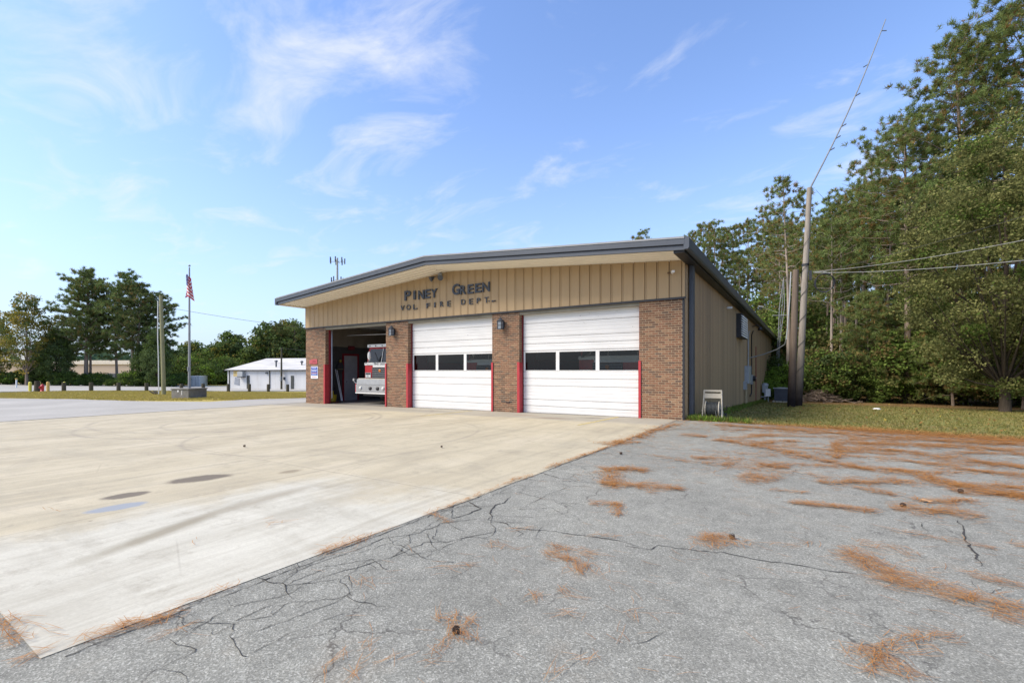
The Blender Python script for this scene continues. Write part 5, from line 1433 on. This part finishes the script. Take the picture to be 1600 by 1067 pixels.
def pine_meshes(seed, H, start, Rm, nbr, clumps, tuf, nb, L, w, rad=.30, lean=0.0, mats=None, brown=.12, shape=.55, bark=None):
    rs = np.random.RandomState(seed); tb = MB()
    tx = rs.uniform(-1, 1)*.02*H + lean; ty = rs.uniform(-1, 1)*.02*H
    def trunk(z): q = z/H; return np.array([tx*q*q + .15*math.sin(q*5+seed), ty*q*q + .12*math.sin(q*4+seed*2), z])
    zs = np.linspace(-.3, H*.985, 12)
    tb.tube([trunk(z) for z in zs], [rad*(1.18 if z < 0 else (1-.87*max(0, z)/H)) for z in zs], 9)
    Cs, As = [], []
    for i in range(nbr):
        t = (i + rs.uniform(0, .9))/nbr; t = t**.9
        z = H*(start + (1-start)*t*.985)
        az = i*2.39996 + rs.uniform(-.5, .5)
        prof = (1 - max(0, (t-shape*.5)/(1-shape*.5))**2.1)**.62 if t > shape*.5 else .62 + .38*t/(shape*.5)
        ln = max(.5, Rm*prof*rs.uniform(.55, 1.12))
        up = rs.uniform(-.10, .32) + .55*t*t
        b0 = trunk(z); d = np.array([math.cos(az), math.sin(az), 0])
        pts = [b0 + d*ln*q + np.array([0, 0, ln*(up*q + .14*q*q*(1 if rs.rand() > .3 else -1))]) + rs.normal(0, .03*ln, 3)*(q > 0) for q in (0, .3, .6, 1.0)]
        r0 = max(.02, rad*.26*(1-.7*t)*min(1, ln/3+.3))
        tb.tube(pts, [r0, r0*.7, r0*.45, r0*.18], 5, False)
        nc = max(2, int(clumps*ln/Rm + rs.uniform(-.5, 1)))
        for k in range(nc):
            q = .32 + .68*(k + rs.uniform(.1, .9))/nc
            base = pts[0] + (pts[-1]-pts[0])*q
            side = np.array([-d[1], d[0], 0])*rs.normal(0, .22*ln*q)
            cc = base + side + np.array([0, 0, rs.uniform(.0, .28)])
            if abs(side).sum() > .35: tb.tube([base, base*.5+cc*.5, cc], [r0*.3, r0*.25, r0*.12], 3, False)
            m = max(3, int(tuf*rs.uniform(.6, 1.3)))
            sp = np.array([.40, .40, .15])*(.70+.10*Rm/3)
            pc = rs.normal(0, 1, (max(2, m//4), 3))*sp*1.15
            off = pc[rs.randint(0, len(pc), m)] + rs.normal(0, .07, (m, 3))
            Cs.append(cc + off); As.append(unit(rs.normal(0, .25, (m, 3)) + np.array([0, 0, .75]) + d*.35))
    C = np.concatenate(Cs); A = np.concatenate(As)
    V = tufts(rs, C, A, nb, L, w)
    g = rs.choice(3, len(C), p=(1-brown-.25, .25, brown)); mi = np.repeat(g, nb)
    cm_ = np_mesh('crown', V, 3, mats or [L_pine, L_pine2, L_brown], mi)
    return tb.mesh('trunk', bark or M_bark), cm_

def broad_meshes(seed, H, Rm, zlo, nclump, per, size, mats, probs, rad=.22, squash=1.0, csize=.75, bark=None, top=1.0):
    rs = np.random.RandomState(seed); tb = MB()
    fork = H*(zlo*.9+.04)
    tb.tube([(0,0,-.2),(.03,.02,fork*.5),(.0,.05,fork)], [rad*1.2, rad, rad*.85], 9)
    Cs = []
    cz = H*(zlo + (1-zlo)*.5); hz = H*(1-zlo)*.5
    for i in range(nclump):
        d = unit(rs.normal(0, 1, 3)); rr = rs.uniform(.35, 1.0)**.6
        zf = d[2]*rr
        wr = Rm*(1 - .25*max(0, zf)*top)
        c = np.array([d[0]*rr*wr, d[1]*rr*wr, cz + zf*hz])
        c += rs.normal(0, .22, 3)
        if i % 7 == 0:
            q0 = np.array([0, .05, fork*rs.uniform(.8, 1.0) if zf < 0 else fork + (c[2]-fork)*rs.uniform(.1,.5)])
            m_ = (q0 + c)/2 + np.array([0, 0, -.05*np.linalg.norm(c-q0)])
            tb.tube([q0, m_, c], [rad*.30, rad*.18, rad*.05], 4, False)
        m = int(per*rs.uniform(.6, 1.35)); s = csize*rs.uniform(.6, 1.2)
        o = rs.normal(0, 1, (m, 3)); o = unit(o)*rs.uniform(.2, 1, (m, 1))**.5*s*np.array([1.15, 1.15, .7*squash])
        Cs.append(c + o)
    # a leader so that the crown hangs on something
    tb.tube([(0,.05,fork),(.1,0,fork+(H-fork)*.5),(0,.1,H*.93)], [rad*.7, rad*.4, rad*.08], 6, False)
    C = np.concatenate(Cs)
    V = leaves(rs, C, size, .6)
    cl = np.concatenate([np.full(len(c), rs.choice(len(mats), p=probs)) for c in Cs])
    sw = rs.rand(len(cl)) < .12; cl[sw] = rs.choice(len(mats), sw.sum(), p=probs)
    return tb.mesh('trunk', bark or M_bark_d), np_mesh('crown', V, 4, mats, cl)

LAND = [(-40,'the left picture edge'),(42,'the sparse yellowing tree'),(66,'the red hydrant'),(140,'the thick twin pine trunk'),(206,'the rounded tall pine'),(256,'the mossy wooden pole'),
        (289,'the flagpole'),(320,'the shipping container'),(370,'the yellow patched shed end'),(440,'the middle of the shed'),(470,'the left brick pier'),
        (1085,'the station roof corner'),(1155,'the louvre vent'),(1210,'the lattice mast'),(1252,'the tall utility pole'),(1275,'the brush pile'),(1330,'the crossing of the two pale wires'),(1372,'the white bag on the lawn'),
        (1416,'the thick bare pine trunk'),(1490,'the drooping rusty young pine'),(1557,'the dark olive tree trunk'),(1600,'the right picture edge')]
USED = {}
ORD = ['', 'second ', 'third ', 'fourth ', 'fifth ', 'sixth ', 'seventh ', 'eighth ']
def spot_label(base, x, y):
    d = -.5402*x + .8415*y; px = 800 + 716*(.8415*x + .5402*y)/max(d, .1)
    lm = min(LAND, key=lambda q: abs(q[0]-px)); side = 'left of' if px < lm[0]-4 else 'right of' if px > lm[0]+4 else 'in line with'
    k = (base, lm[1], side); n_ = USED.get(k, 0); USED[k] = n_ + 1
    if px > 1720: return None
    if n_ > 7: return base + ', only partly seen between others near ' + lm[1]
    return (base + ', ' + ORD[min(n_, 7)] + side + ' ' + lm[1])
def place_tree(name, ms, x, y, s=1.0, rz=0.0, label=None, cat='tree', group=None, sz=None, dz=0.0):
    if label and label.startswith('@'):
        label = spot_label(label[1:], x, y)
        if label is None: return
    t = empty(name, (x, y, terr(x, y)+dz), label, cat, group, rz)
    t.scale = (s, s, sz or s)
    part('trunk', ms[0], t); part('crown', ms[1], t)
    return t

# --- the right-hand edge of the wood: three individual pines and a broad-leaved tree
h1 = pine_meshes(101, 23.8, .40, 5.4, 66, 7, 17, 10, .36, .040, rad=.29, brown=.10)
place_tree('pine_tree', h1, 7.0, 49.6, 1, .4, 'tall pine with a thick bare brown trunk in the wood edge, sky on its left')
h2 = pine_meshes(102, 28.8, .38, 5.4, 84, 9, 19, 10, .36, .040, rad=.31, brown=.14)
place_tree('pine_tree', h2, 10.2, 49.5, 1, 1.9, 'tall full pine rising between the thick trunked pine and the highest one')
h3 = pine_meshes(103, 30.3, .26, 6.9, 120, 10, 22, 10, .36, .040, rad=.34, brown=.12)
place_tree('pine_tree', h3, 13.6, 47.5, 1, 4.0, 'highest pine of the wood, its green crown near the top right corner')
place_tree('pine_tree', h1, 18.0, 45.5, 1.08, 5.1, 'big pine cut by the right edge of the picture')
hb = broad_meshes(104, 16.6, 5.2, .06, 330, 230, .15, [L_broad, L_bush, L_yell], (.84,.16,.0), rad=.24, csize=.80, bark=M_bark_d)
place_tree('broadleaf_tree', hb, 9.5, 37.0, 1, .7, 'large olive green broad-leaved tree with a short dark trunk on the right lawn')
place_tree('broadleaf_tree', hb, 14.8, 34.2, 1.08, 2.7, 'olive broad-leaved tree at the right edge of the picture')

# --- the wood behind: shared pine kinds
G = [pine_meshes(200+i, 24.5, (.56,.50,.62,.46,.54,.60)[i], (4.0,4.4,3.6,4.6,3.8,4.2)[i], (34,38,30,40,34,32)[i], 5, 14, 9, .42, .062, rad=.22+.02*(i % 3), brown=(.14,.26,.12,.10,.18,.30)[i], bark=(M_bark_g if i % 2 else M_bark)) for i in range(6)]
rw = random.Random(77)
WOOD = 'tall pines of the dense wood'
skyl = [(1083,366,82),(1098,352,88),(1112,350,84),(1130,362,96),(1150,356,86),(1168,352,92),(1190,340,84),(1206,350,98),(1226,334,80),(1243,344,90),
        (1262,352,74),(1278,346,84),(1290,350,66),(1305,346,60),(1322,340,57),(1340,332,54),(1352,300,58),(1370,250,52)]
lab = {0:'first pine of the wood rising beyond the station roof edge', 8:'pine standing directly behind the tall utility pole', 15:'pine with low branches left of the thick trunked pine',
       16:'slender pine close behind the thick trunked pine', 17:'pine whose crown fills in behind the thick trunked pine'}
def ray(px): k = (px-800)/716; return (-.5402+.8415*k, .8415+.5402*k)
for i, (px, ty_, d) in enumerate(skyl):
    r = ray(px); x, y = r[0]*d, r[1]*d
    H = 1.6 + (578.7-ty_)*d/716 - terr(x, y)
    place_tree('pine_tree', G[i % 6], x, y, H/24.5*rw.uniform(.95,1.08), rw.uniform(0,6), lab.get(i, '@tall thin skyline pine'), 'tree', WOOD, sz=H/24.5)
n = 0
for row, (yb, xa, xb, st_) in enumerate(((52, 1.5, 34, 3.1), (57, -1, 38, 3.6), (63, -1.5, 42, 3.8), (70, 0, 50, 4.2), (79, -1, 60, 5.0), (90, -22, 66, 5.5), (104, -24, 76, 7))):
    x = xa
    while x < xb:
        s = rw.uniform(.72, .95)
        place_tree('pine_tree', G[rw.randrange(6)], x + rw.uniform(-1,1), yb + rw.uniform(-2,2), s, rw.uniform(0,6),
                   '@pine deep in the wood', 'tree', 'pines deep in the wood')
        x += st_*rw.uniform(.75, 1.3); n += 1
place_tree('pine_tree', G[2], -27.4, 83.4+5, 1.20, 2.0, 'lone pine top showing above the station roof near its right end')

# --- undergrowth along the wood edge
S = [broad_meshes(300, 5.2, 2.6, .04, 120, 62, .22, [L_bush, L_broad, L_rust], (.66,.22,.12), rad=.08, csize=.62),
     broad_meshes(301, 3.4, 2.3, .02, 100, 62, .18, [L_bush, L_bright, L_dark], (.66,.10,.24), rad=.06, csize=.55),
     broad_meshes(302, 7.8, 2.9, .05, 150, 62, .25, [L_bush, L_rust, L_broad], (.58,.20,.22), rad=.10, csize=.75),
     broad_meshes(303, 4.4, 2.2, .03, 110, 60, .20, [L_bush, L_rust, L_dark], (.46,.24,.30), rad=.07, csize=.6),
     broad_meshes(304, 3.0, 1.7, .02, 80, 64, .17, [L_bright, L_bush], (.7,.3), rad=.05, csize=.5)]
YP = pine_meshes(305, 11.5, .06, 3.6, 70, 7, 17, 9, .36, .040, rad=.14, brown=.16, shape=.25)
UG = 'bushes along the foot of the wood'
for x in np.arange(1.6, 32, 1.75):
    k = rw.choice((0,1,1,3,0,1)); yy = 48.6 - max(0, x-9)*.18
    place_tree('bush', S[k], x+rw.uniform(-.5,.5), yy+rw.uniform(-.5,.8), rw.uniform(.6,1.2), rw.uniform(0,6), '@low dense bush at the wood foot', 'bush', UG)
for x in np.arange(1.5, 36, 2.5):
    place_tree('bush', S[rw.choice((2,0,2,3))], x+rw.uniform(-.8,.8), 51.5+rw.uniform(-1,1.5), rw.uniform(.95,1.3), rw.uniform(0,6), '@taller rusty bush under the pines', 'bush', 'tall undergrowth beneath the pines')
for x in np.arange(-1.5, 46, 3.6):
    place_tree('bush', S[rw.choice((2,2,0))], x+rw.uniform(-.8,.8), 61+rw.uniform(-2,2), rw.uniform(1.2,1.6), rw.uniform(0,6), '@tall dark bush deep in the wood', 'bush', 'deep undergrowth of the wood')
for x in np.arange(-20, 60, 4.6):
    place_tree('bush', S[2], x+rw.uniform(-.8,.8), 88+rw.uniform(-3,3), rw.uniform(1.6,2.0), rw.uniform(0,6), '@far dark bush behind the wood', 'bush', 'bushes at the back of the wood')
for (x, y, s, k, lb) in ((4.4,50.0,.80,0,'young low pine left of the thick pine trunk, branches near the ground'), (9.4,47.2,.72,0,'young pine with rusty drooping boughs right of the thick trunk'),
                        (12.6,45.8,.78,0,'young pine behind the dark trunk of the olive tree'), (16.2,43.5,.85,0,'young pine near the right edge above the bushes'), (7.6,52,1.05,0,'mid sized pine filling the gap behind the thick trunk')):
    place_tree('young_pine', YP, x, y, s, rw.uniform(0,6), lb)
# bright shrubs by the poles and the wall
for (x, y, k, s, lb) in ((-2.55,45.6,4,.62,'bright green shrub at the wall beside the gas meter'), (-2.2,49.0,4,.95,'tall bright shrub hiding the back of the side wall'), (-2.4,52.5,1,1.15,'green shrub around the foot of the lattice mast'),
                        (-1.9,57.0,1,1.35,'large shrub past the lattice mast at the wall end'), (-.6,54.0,4,1.1,'pale green leafy shrub seen between wall and poles'), (.9,50.3,4,1.15,'bright leafy shrub just right of the tall pole'),
                        (2.3,49.4,1,1.1,'spreading dark green shrub behind the brush pile'), (-2.0,64,0,1.2,'leafy shrub at the far corner of the station'), (-2.0,74,2,.9,'tall shrub beyond the far downspout')):
    place_tree('shrub', S[k], x, y, s, rw.uniform(0,6), lb, 'shrub')

# --- trees across the lot on the left
T1 = pine_meshes(401, 24, .26, 6.0, 74, 7, 16, 7, .62, .095, rad=.42, brown=.06, mats=[L_pine, L_pine2, L_brown], shape=.5)
T2 = pine_meshes(402, 24, .30, 5.6, 70, 7, 15, 7, .62, .095, rad=.34, brown=.05, mats=[L_pine, L_dark, L_brown])
T3 = pine_meshes(403, 22, .34, 5.0, 60, 6, 14, 7, .60, .095, rad=.30, brown=.08, mats=[L_dark, L_pine2, L_brown])
def left_tree(ms, px, d, topy, H0, lb, name='pine_tree', wid=1.0, dz=0.0):
    r = ray(px); x, y = r[0]*d, r[1]*d
    H = 1.6 + (578.7-topy)*d/716 - terr(x, y)
    s = H/H0
    return place_tree(name, ms, x, y, s*wid, px*.37, lb, sz=s, dz=dz)
left_tree(T1, 136, 106, 424, 24, 'broad tall pine with a thick twin trunk, tallest of the left group', wid=1.0)
left_tree(T2, 141, 107, 436, 24, 'second trunk of the thick twin pine in the left group', wid=.8)
left_tree(T2, 206, 106, 430, 24, 'rounded tall pine right of the twin trunked pine', wid=1.0)
left_tree(T3, 216, 104, 446, 22, 'pine with a slim pale trunk behind the mossy pole', wid=1.0)
left_tree(T1, 182, 110, 452, 24, 'dark pine between the twin trunk and the rounded pine', wid=.8)
left_tree(T2, 246, 107, 462, 24, 'pine whose flat right hand boughs reach past the flagpole', wid=1.15)
left_tree(T3, 103, 108, 500, 22, 'shorter dark pine left of the twin trunked pine', wid=1.15)
TA = broad_meshes(404, 20, 4.6, .13, 210, 46, .42, [L_autumn, L_far, L_yell], (.60,.30,.10), rad=.28, csize=1.0, bark=M_bark)
left_tree(TA, 42, 100, 458, 20, 'sparse yellowing broad-leaved tree at the far left', 'broadleaf_tree', 1.0)
left_tree(TA, -6, 102, 496, 20, 'yellowing tree cut by the left edge of the picture', 'broadleaf_tree', 1.1)
TD = broad_meshes(405, 15, 4.4, .03, 300, 52, .42, [L_dark, L_far, L_bush], (.3,.5,.2), rad=.25, csize=1.05, top=1.6)
left_tree(TD, 88, 103, 512, 15, 'dark cone shaped tree right of the sparse yellowing one', 'broadleaf_tree', .85)
left_tree(TD, 246, 102, 512, 15, 'dark dense ivy clad tree behind the mossy pole', 'broadleaf_tree', .75)
left_tree(TD, 225, 104, 532, 15, 'dark low tree at the foot of the rounded pine', 'broadleaf_tree', .75)
left_tree(TD, 60, 104, 545, 15, 'low dark tree beneath the yellowing one', 'broadleaf_tree', .9)
SB = broad_meshes(406, 4.0, 3.4, .02, 130, 40, .38, [L_bush, L_far, L_bright], (.6,.25,.15), rad=.08, csize=.8)
SB2 = broad_meshes(407, 6.5, 4.6, .02, 170, 40, .45, [L_bush, L_far, L_rust, L_bright], (.45,.3,.1,.15), rad=.10, csize=1.1)
LG = 'bushes at the far edge of the lot'
for px in range(-30, 290, 17):
    d = 104 + rw.uniform(-1, 3); r = ray(px)
    if 118 < px < 130 or 158 < px < 200: s = .38
    else: s = .8
    place_tree('bush', SB, r[0]*d, r[1]*d, s*rw.uniform(.8,1.2), rw.uniform(0,6), '@low bush at the far lot edge', 'bush', LG)
# tree line behind the shed and container
FT = [broad_meshes(410+i, 14, 6.0, .05, 260, 44, .62, [L_far, L_dark, L_bush, L_autumn], (.52,.12,.22,.14), rad=.3, csize=1.3) for i in range(2)]
for px, d, ty_, lb in ((300,150,535,'dark round tree right of the flagpole in the far tree line'), (318,155,545,'small dark tree between the flagpole and the tall far tree'), (283,160,552,'far tree just left of the flagpole foot'),
                      (340,160,556,'low far tree behind the container'), (362,140,521,'tall ragged tree left of the gap behind the shed'), (378,146,540,'tree leaning into the gap behind the shed'),
                      (398,150,546,'small tree standing in the gap behind the shed'), (425,135,506,'big dark tree behind the shed, left half'), (452,138,503,'big dark tree behind the shed, top of the line'),
                      (476,140,512,'big dark tree behind the shed beside the brick pier'), (330,165,562,'low hazy tree above the container'), (268,160,560,'hazy tree beyond the mossy pole')):
    left_tree(FT[px % 2], px, d, ty_, 14, lb, 'broadleaf_tree', 1.0 if d < 150 else 1.15)
left_tree(T3, 436, 132, 508, 22, 'pine among the big dark trees behind the shed', wid=.9)
left_tree(T2, 462, 133, 505, 24, 'pine close to the brick pier behind the shed', wid=.9)
for px in range(262, 500, 15):
    d = 124 + rw.uniform(-2, 4); r = ray(px)
    if px > 355: d += 6
    place_tree('bush', SB2, r[0]*d, r[1]*d, rw.uniform(.8,1.15), rw.uniform(0,6), '@rounded green bush before the tree line', 'bush', 'bushes before the far tree line')
for px in range(330, 500, 22):
    d = 138; r = ray(px)
    place_tree('bush', SB2, r[0]*d, r[1]*d, rw.uniform(1.2,1.5), rw.uniform(0,6), '@tall rounded bush behind the shed', 'bush', 'tall bushes behind the shed')
# far wooded ridge: one mass nobody could count
rs = np.random.RandomState(9); C = []
for px in np.arange(-60, 620, 2.2):
    for q in range(16):
        d = rs.uniform(330, 420); r = ray(px + rs.uniform(-2, 2))
        C.append((r[0]*d, r[1]*d, rs.uniform(-2.5, 13 + 3*math.sin(px*.05) + 2*math.sin(px*.13))))
C = np.array(C); C = (C[:,None,:] + rs.normal(0, 1.6, (len(C), 5, 3))*np.array([1,1,.7])).reshape(-1,3)
o = part('far_wood', np_mesh('far_wood', leaves(rs, C, 3.2, .5), 4, [m_leaf('far_wood_leaves', [(.035,.060,.045), (.055,.085,.060), (.08,.11,.075)], .2, .05)]))  # bluish green leaf colour stands in for distance haze
tag(o, 'distant dark wooded ridge behind the store and left trees', 'wood', kind='stuff')
b = MB()
for px in range(-80, 640, 20):
    r0, r1 = ray(px), ray(px+20)
    b.add([(r0[0]*430,r0[1]*430,-3),(r1[0]*430,r1[1]*430,-3),(r1[0]*430,r1[1]*430,9+2*math.sin(px*.1+2)),(r0[0]*430,r0[1]*430,9+2*math.sin(px*.1)),
           (r0[0]*520,r0[1]*520,-3),(r1[0]*520,r1[1]*520,-3)], [(0,1,2,3),(3,2,5,4)])
tag(b.obj('far_ridge', mat('ridge_ground', (.04,.06,.045), .9)), kind='structure')  # ridge tinted blue-green as well, haze put into its colour

# ------------------------------------------------------------------ fallen pine needles
L_need = m_leaf('fallen_needles', [(.14,.055,.022), (.28,.115,.045), (.34,.155,.065), (.36,.19,.09)], .1, 2.0)
rs = np.random.RandomState(21)
def needle_field(P, ang, L, w, lift):
    n = len(P); D = np.stack([np.cos(ang), np.sin(ang), rs.normal(0,.05,n)], 1); S = np.stack([-np.sin(ang), np.cos(ang), np.zeros(n)], 1)
    l = L*rs.uniform(.6,1.15,(n,1)); bend = S*rs.normal(0,.10,(n,1))*l; ww = (w*rs.uniform(.7,1.3,n))[:,None]
    z = np.array([[terr(p[0],p[1])] for p in P]) if False else np.zeros((n,1))
    base = np.concatenate([P, rs.uniform(.0,1,(n,1))*lift[:,None] + .022], 1)
    a, m_, c = base - D*l/2, base + bend*.5, base + D*l/2
    a[:,2] = np.maximum(a[:,2], .018); c[:,2] = np.maximum(c[:,2], .018)
    q1 = np.stack([a-S*ww/3, a+S*ww/3, m_+S*ww/2, m_-S*ww/2], 1); q2 = np.stack([m_-S*ww/2, m_+S*ww/2, c+S*ww/4, c-S*ww/4], 1)
    return np.concatenate([q1, q2]).reshape(-1,3)
Q = []
for pts, wd, de in NEEDLES:
    pts = np.array(pts)
    for p0, p1 in zip(pts[:-1], pts[1:]):
        ln = np.linalg.norm(p1-p0); dist = np.linalg.norm((p0+p1)/2)
        w = .0024 + .00070*max(0, dist-3); area = max(ln, .1)*wd
        n = int(min(9000, area*de*1.35/(.15*w)))
        if n < 2: continue
        t_ = rs.uniform(-.04, 1.04, n); u = p1-p0; nn = np.array([-u[1], u[0]])/max(ln, 1e-6)
        env = (.22 + .78*np.abs(np.sin(t_*ln*3.1+ln*7))**.7)*(1+.5*np.sin(t_*ln*11))
        P_ = p0 + u*t_[:,None] + nn*(rs.normal(0, .42, n)*wd*env)[:,None]
        ang = math.atan2(u[1], u[0]) + rs.normal(0, .55, n); far = rs.rand(n) < .25; ang[far] = rs.uniform(0, 3.14, far.sum())
        Q.append(needle_field(P_, ang, .155, w, np.full(n, .004 + .032*de)))
# loose scatter, thicker toward the trees
n = 11000; X = rs.uniform(-3.3, 13, n); Y = rs.uniform(1.2, 15.2, n)
clus = np.sin(X*2.1+1)*np.sin(Y*1.7+X) + np.sin(X*.9-Y*1.1)
p = np.clip((.10 + .05*(Y-2) + .10*clus + .05*X), .02, 1)
k = rs.rand(n) < p; P_ = np.stack([X[k], Y[k]], 1); dist = np.linalg.norm(P_, axis=1)
Q.append(needle_field(P_, rs.uniform(-.9,.9,k.sum()), .15, .0024+.0007*np.maximum(0,dist-3), np.full(k.sum(), .004)))
# streaky drifts over the back right of the lot
for i in range(400):
    cx, cy = rs.uniform(-1.5, 16), rs.uniform(8.2, 15.3)
    if rs.rand() > .25 + .09*(cx+1.5) + .06*(cy-8): continue
    m = rs.randint(30, 150); ln = rs.uniform(.3, 1.5); a = rs.normal(.35, .3)
    t_ = rs.normal(0, .5, m)*ln; u = rs.normal(0, .09, m)
    P_ = np.stack([cx + t_*math.cos(a) - u*math.sin(a), cy + t_*math.sin(a) + u*math.cos(a)], 1)
    P_ = P_[P_[:,1] < 15.4]
    Q.append(needle_field(P_, a + rs.normal(0, .6, len(P_)), .16, np.float64(.0075), np.full(len(P_), .015)))
# the thick band where lawn meets asphalt
m = 42000; X = -3.6 + 26*rs.rand(m)**.95; Y = 15.05 + rs.normal(0, .55, m) + .25*np.sin(X*1.3)
keep = rs.rand(m) < np.clip(.45 + .05*X + .3*np.sin(X*.8), .15, 1); P_ = np.stack([X, np.minimum(Y, 15.32+rs.rand(m)*1.0)], 1)[keep]
Q.append(needle_field(P_, rs.uniform(0, 3.14, len(P_)), .15, np.float64(.010), np.full(len(P_), .03)))
o = part('pine_needles', np_mesh('pine_needles', np.concatenate(Q), 4, L_need))
tag(o, 'rust coloured fallen pine needles in streaks and clumps on the asphalt', 'pine needles', kind='stuff')

# grass tufts on the lawns and at the wall foot, fallen leaves
rs = np.random.RandomState(31)
def grass(name, pts, L, w, nb, mats_, label, cat='grass'):
    P_ = np.array([(x, y, terr(x, y)+.0) for x, y in pts]); A_ = np.tile([0,0,1.6], (len(P_),1))
    V = tufts(rs, P_, A_, nb, L, w, .75); mi = np.repeat(rs.choice(len(mats_), len(P_)), nb)
    V[:,2] = np.maximum(V[:,2], np.repeat(P_[:,2], nb*3)-.02)
    return tag(part(name, np_mesh(name, V, 3, mats_, mi)), label, cat, kind='stuff')
L_g1 = m_leaf('lawn_blades_green', [(.08,.078,.024), (.125,.112,.036), (.18,.15,.06)], .3, 1.5)
L_g2 = m_leaf('lawn_blades_dry', [(.18,.13,.05), (.27,.20,.09), (.34,.27,.13)], .3, 1.5)
L_g3 = m_leaf('verge_blades', [(.20,.165,.045), (.29,.23,.07), (.36,.27,.11)], .3, .8)
pts = [(x, y) for x, y in zip(rs.uniform(-3.1, 26, 30000), 15.35 + 25*rs.rand(30000)**1.3) if not (x < -2.9 and y > 84)]
grass('lawn_grass', pts, .075, .018, 4, [L_g1, L_g1, L_g2], 'short patchy lawn grass right of the station')
pts = [(rs.normal(-3.0,.14), rs.uniform(15.3,45)) for _ in range(1300)] + [(-3.15+abs(rs.normal(0,.35)), 15.35+abs(rs.normal(0,.25))) for _ in range(200)] + [(rs.uniform(-2.9,-1.4), 15.5+rs.normal(0,.12)) for _ in range(140)]
grass('weeds', pts, .20, .026, 6, [L_bright, L_bush, L_g1], 'green weeds at the foot of the side wall and round the hose reel', 'weeds')
pts = []
for _ in range(26000):
    px, q = rs.uniform(-10, 478), rs.rand(); r = ray(px); d = 29 + 26*q
    x, y = r[0]*d, r[1]*d
    pts.append((x, y))
from_poly = [(-33,62),(-31.8,20.7),(-30,13.3),(-35.4,11.4),(-41.7,10.5),(-49.75,8),(-66,5),(-66.3,15),(-64.5,23),(-58.5,30),(-57,35),(-55,48)]
def inside(x, y, poly):
    c = False; j = len(poly)-1
    for i in range(len(poly)):
        xi, yi = poly[i]; xj, yj = poly[j]
        if (yi > y) != (yj > y) and x < (xj-xi)*(y-yi)/(yj-yi)+xi: c = not c
        j = i
    return c
pts = [p for p in pts if inside(p[0], p[1], from_poly)]
grass('verge_grass', pts, .10, .035, 4, [L_g3, L_g3, L_g2], 'yellow green verge grass between driveway and far lot')
n = 2600; X = rs.uniform(-3, 24, n); Y = 15.4 + 31*rs.rand(n)**.9
C = np.array([(x, y, terr(x, y)+.03) for x, y in zip(X, Y)])
tag(part('fallen_leaves', np_mesh('fallen_leaves', leaves(rs, C, .11, 3.0), 4, [L_rust, L_yell, L_brown], rs.choice(3, n, p=(.5,.1,.4)))), 'scattered brown fallen leaves over the lawn', 'leaves', kind='stuff')
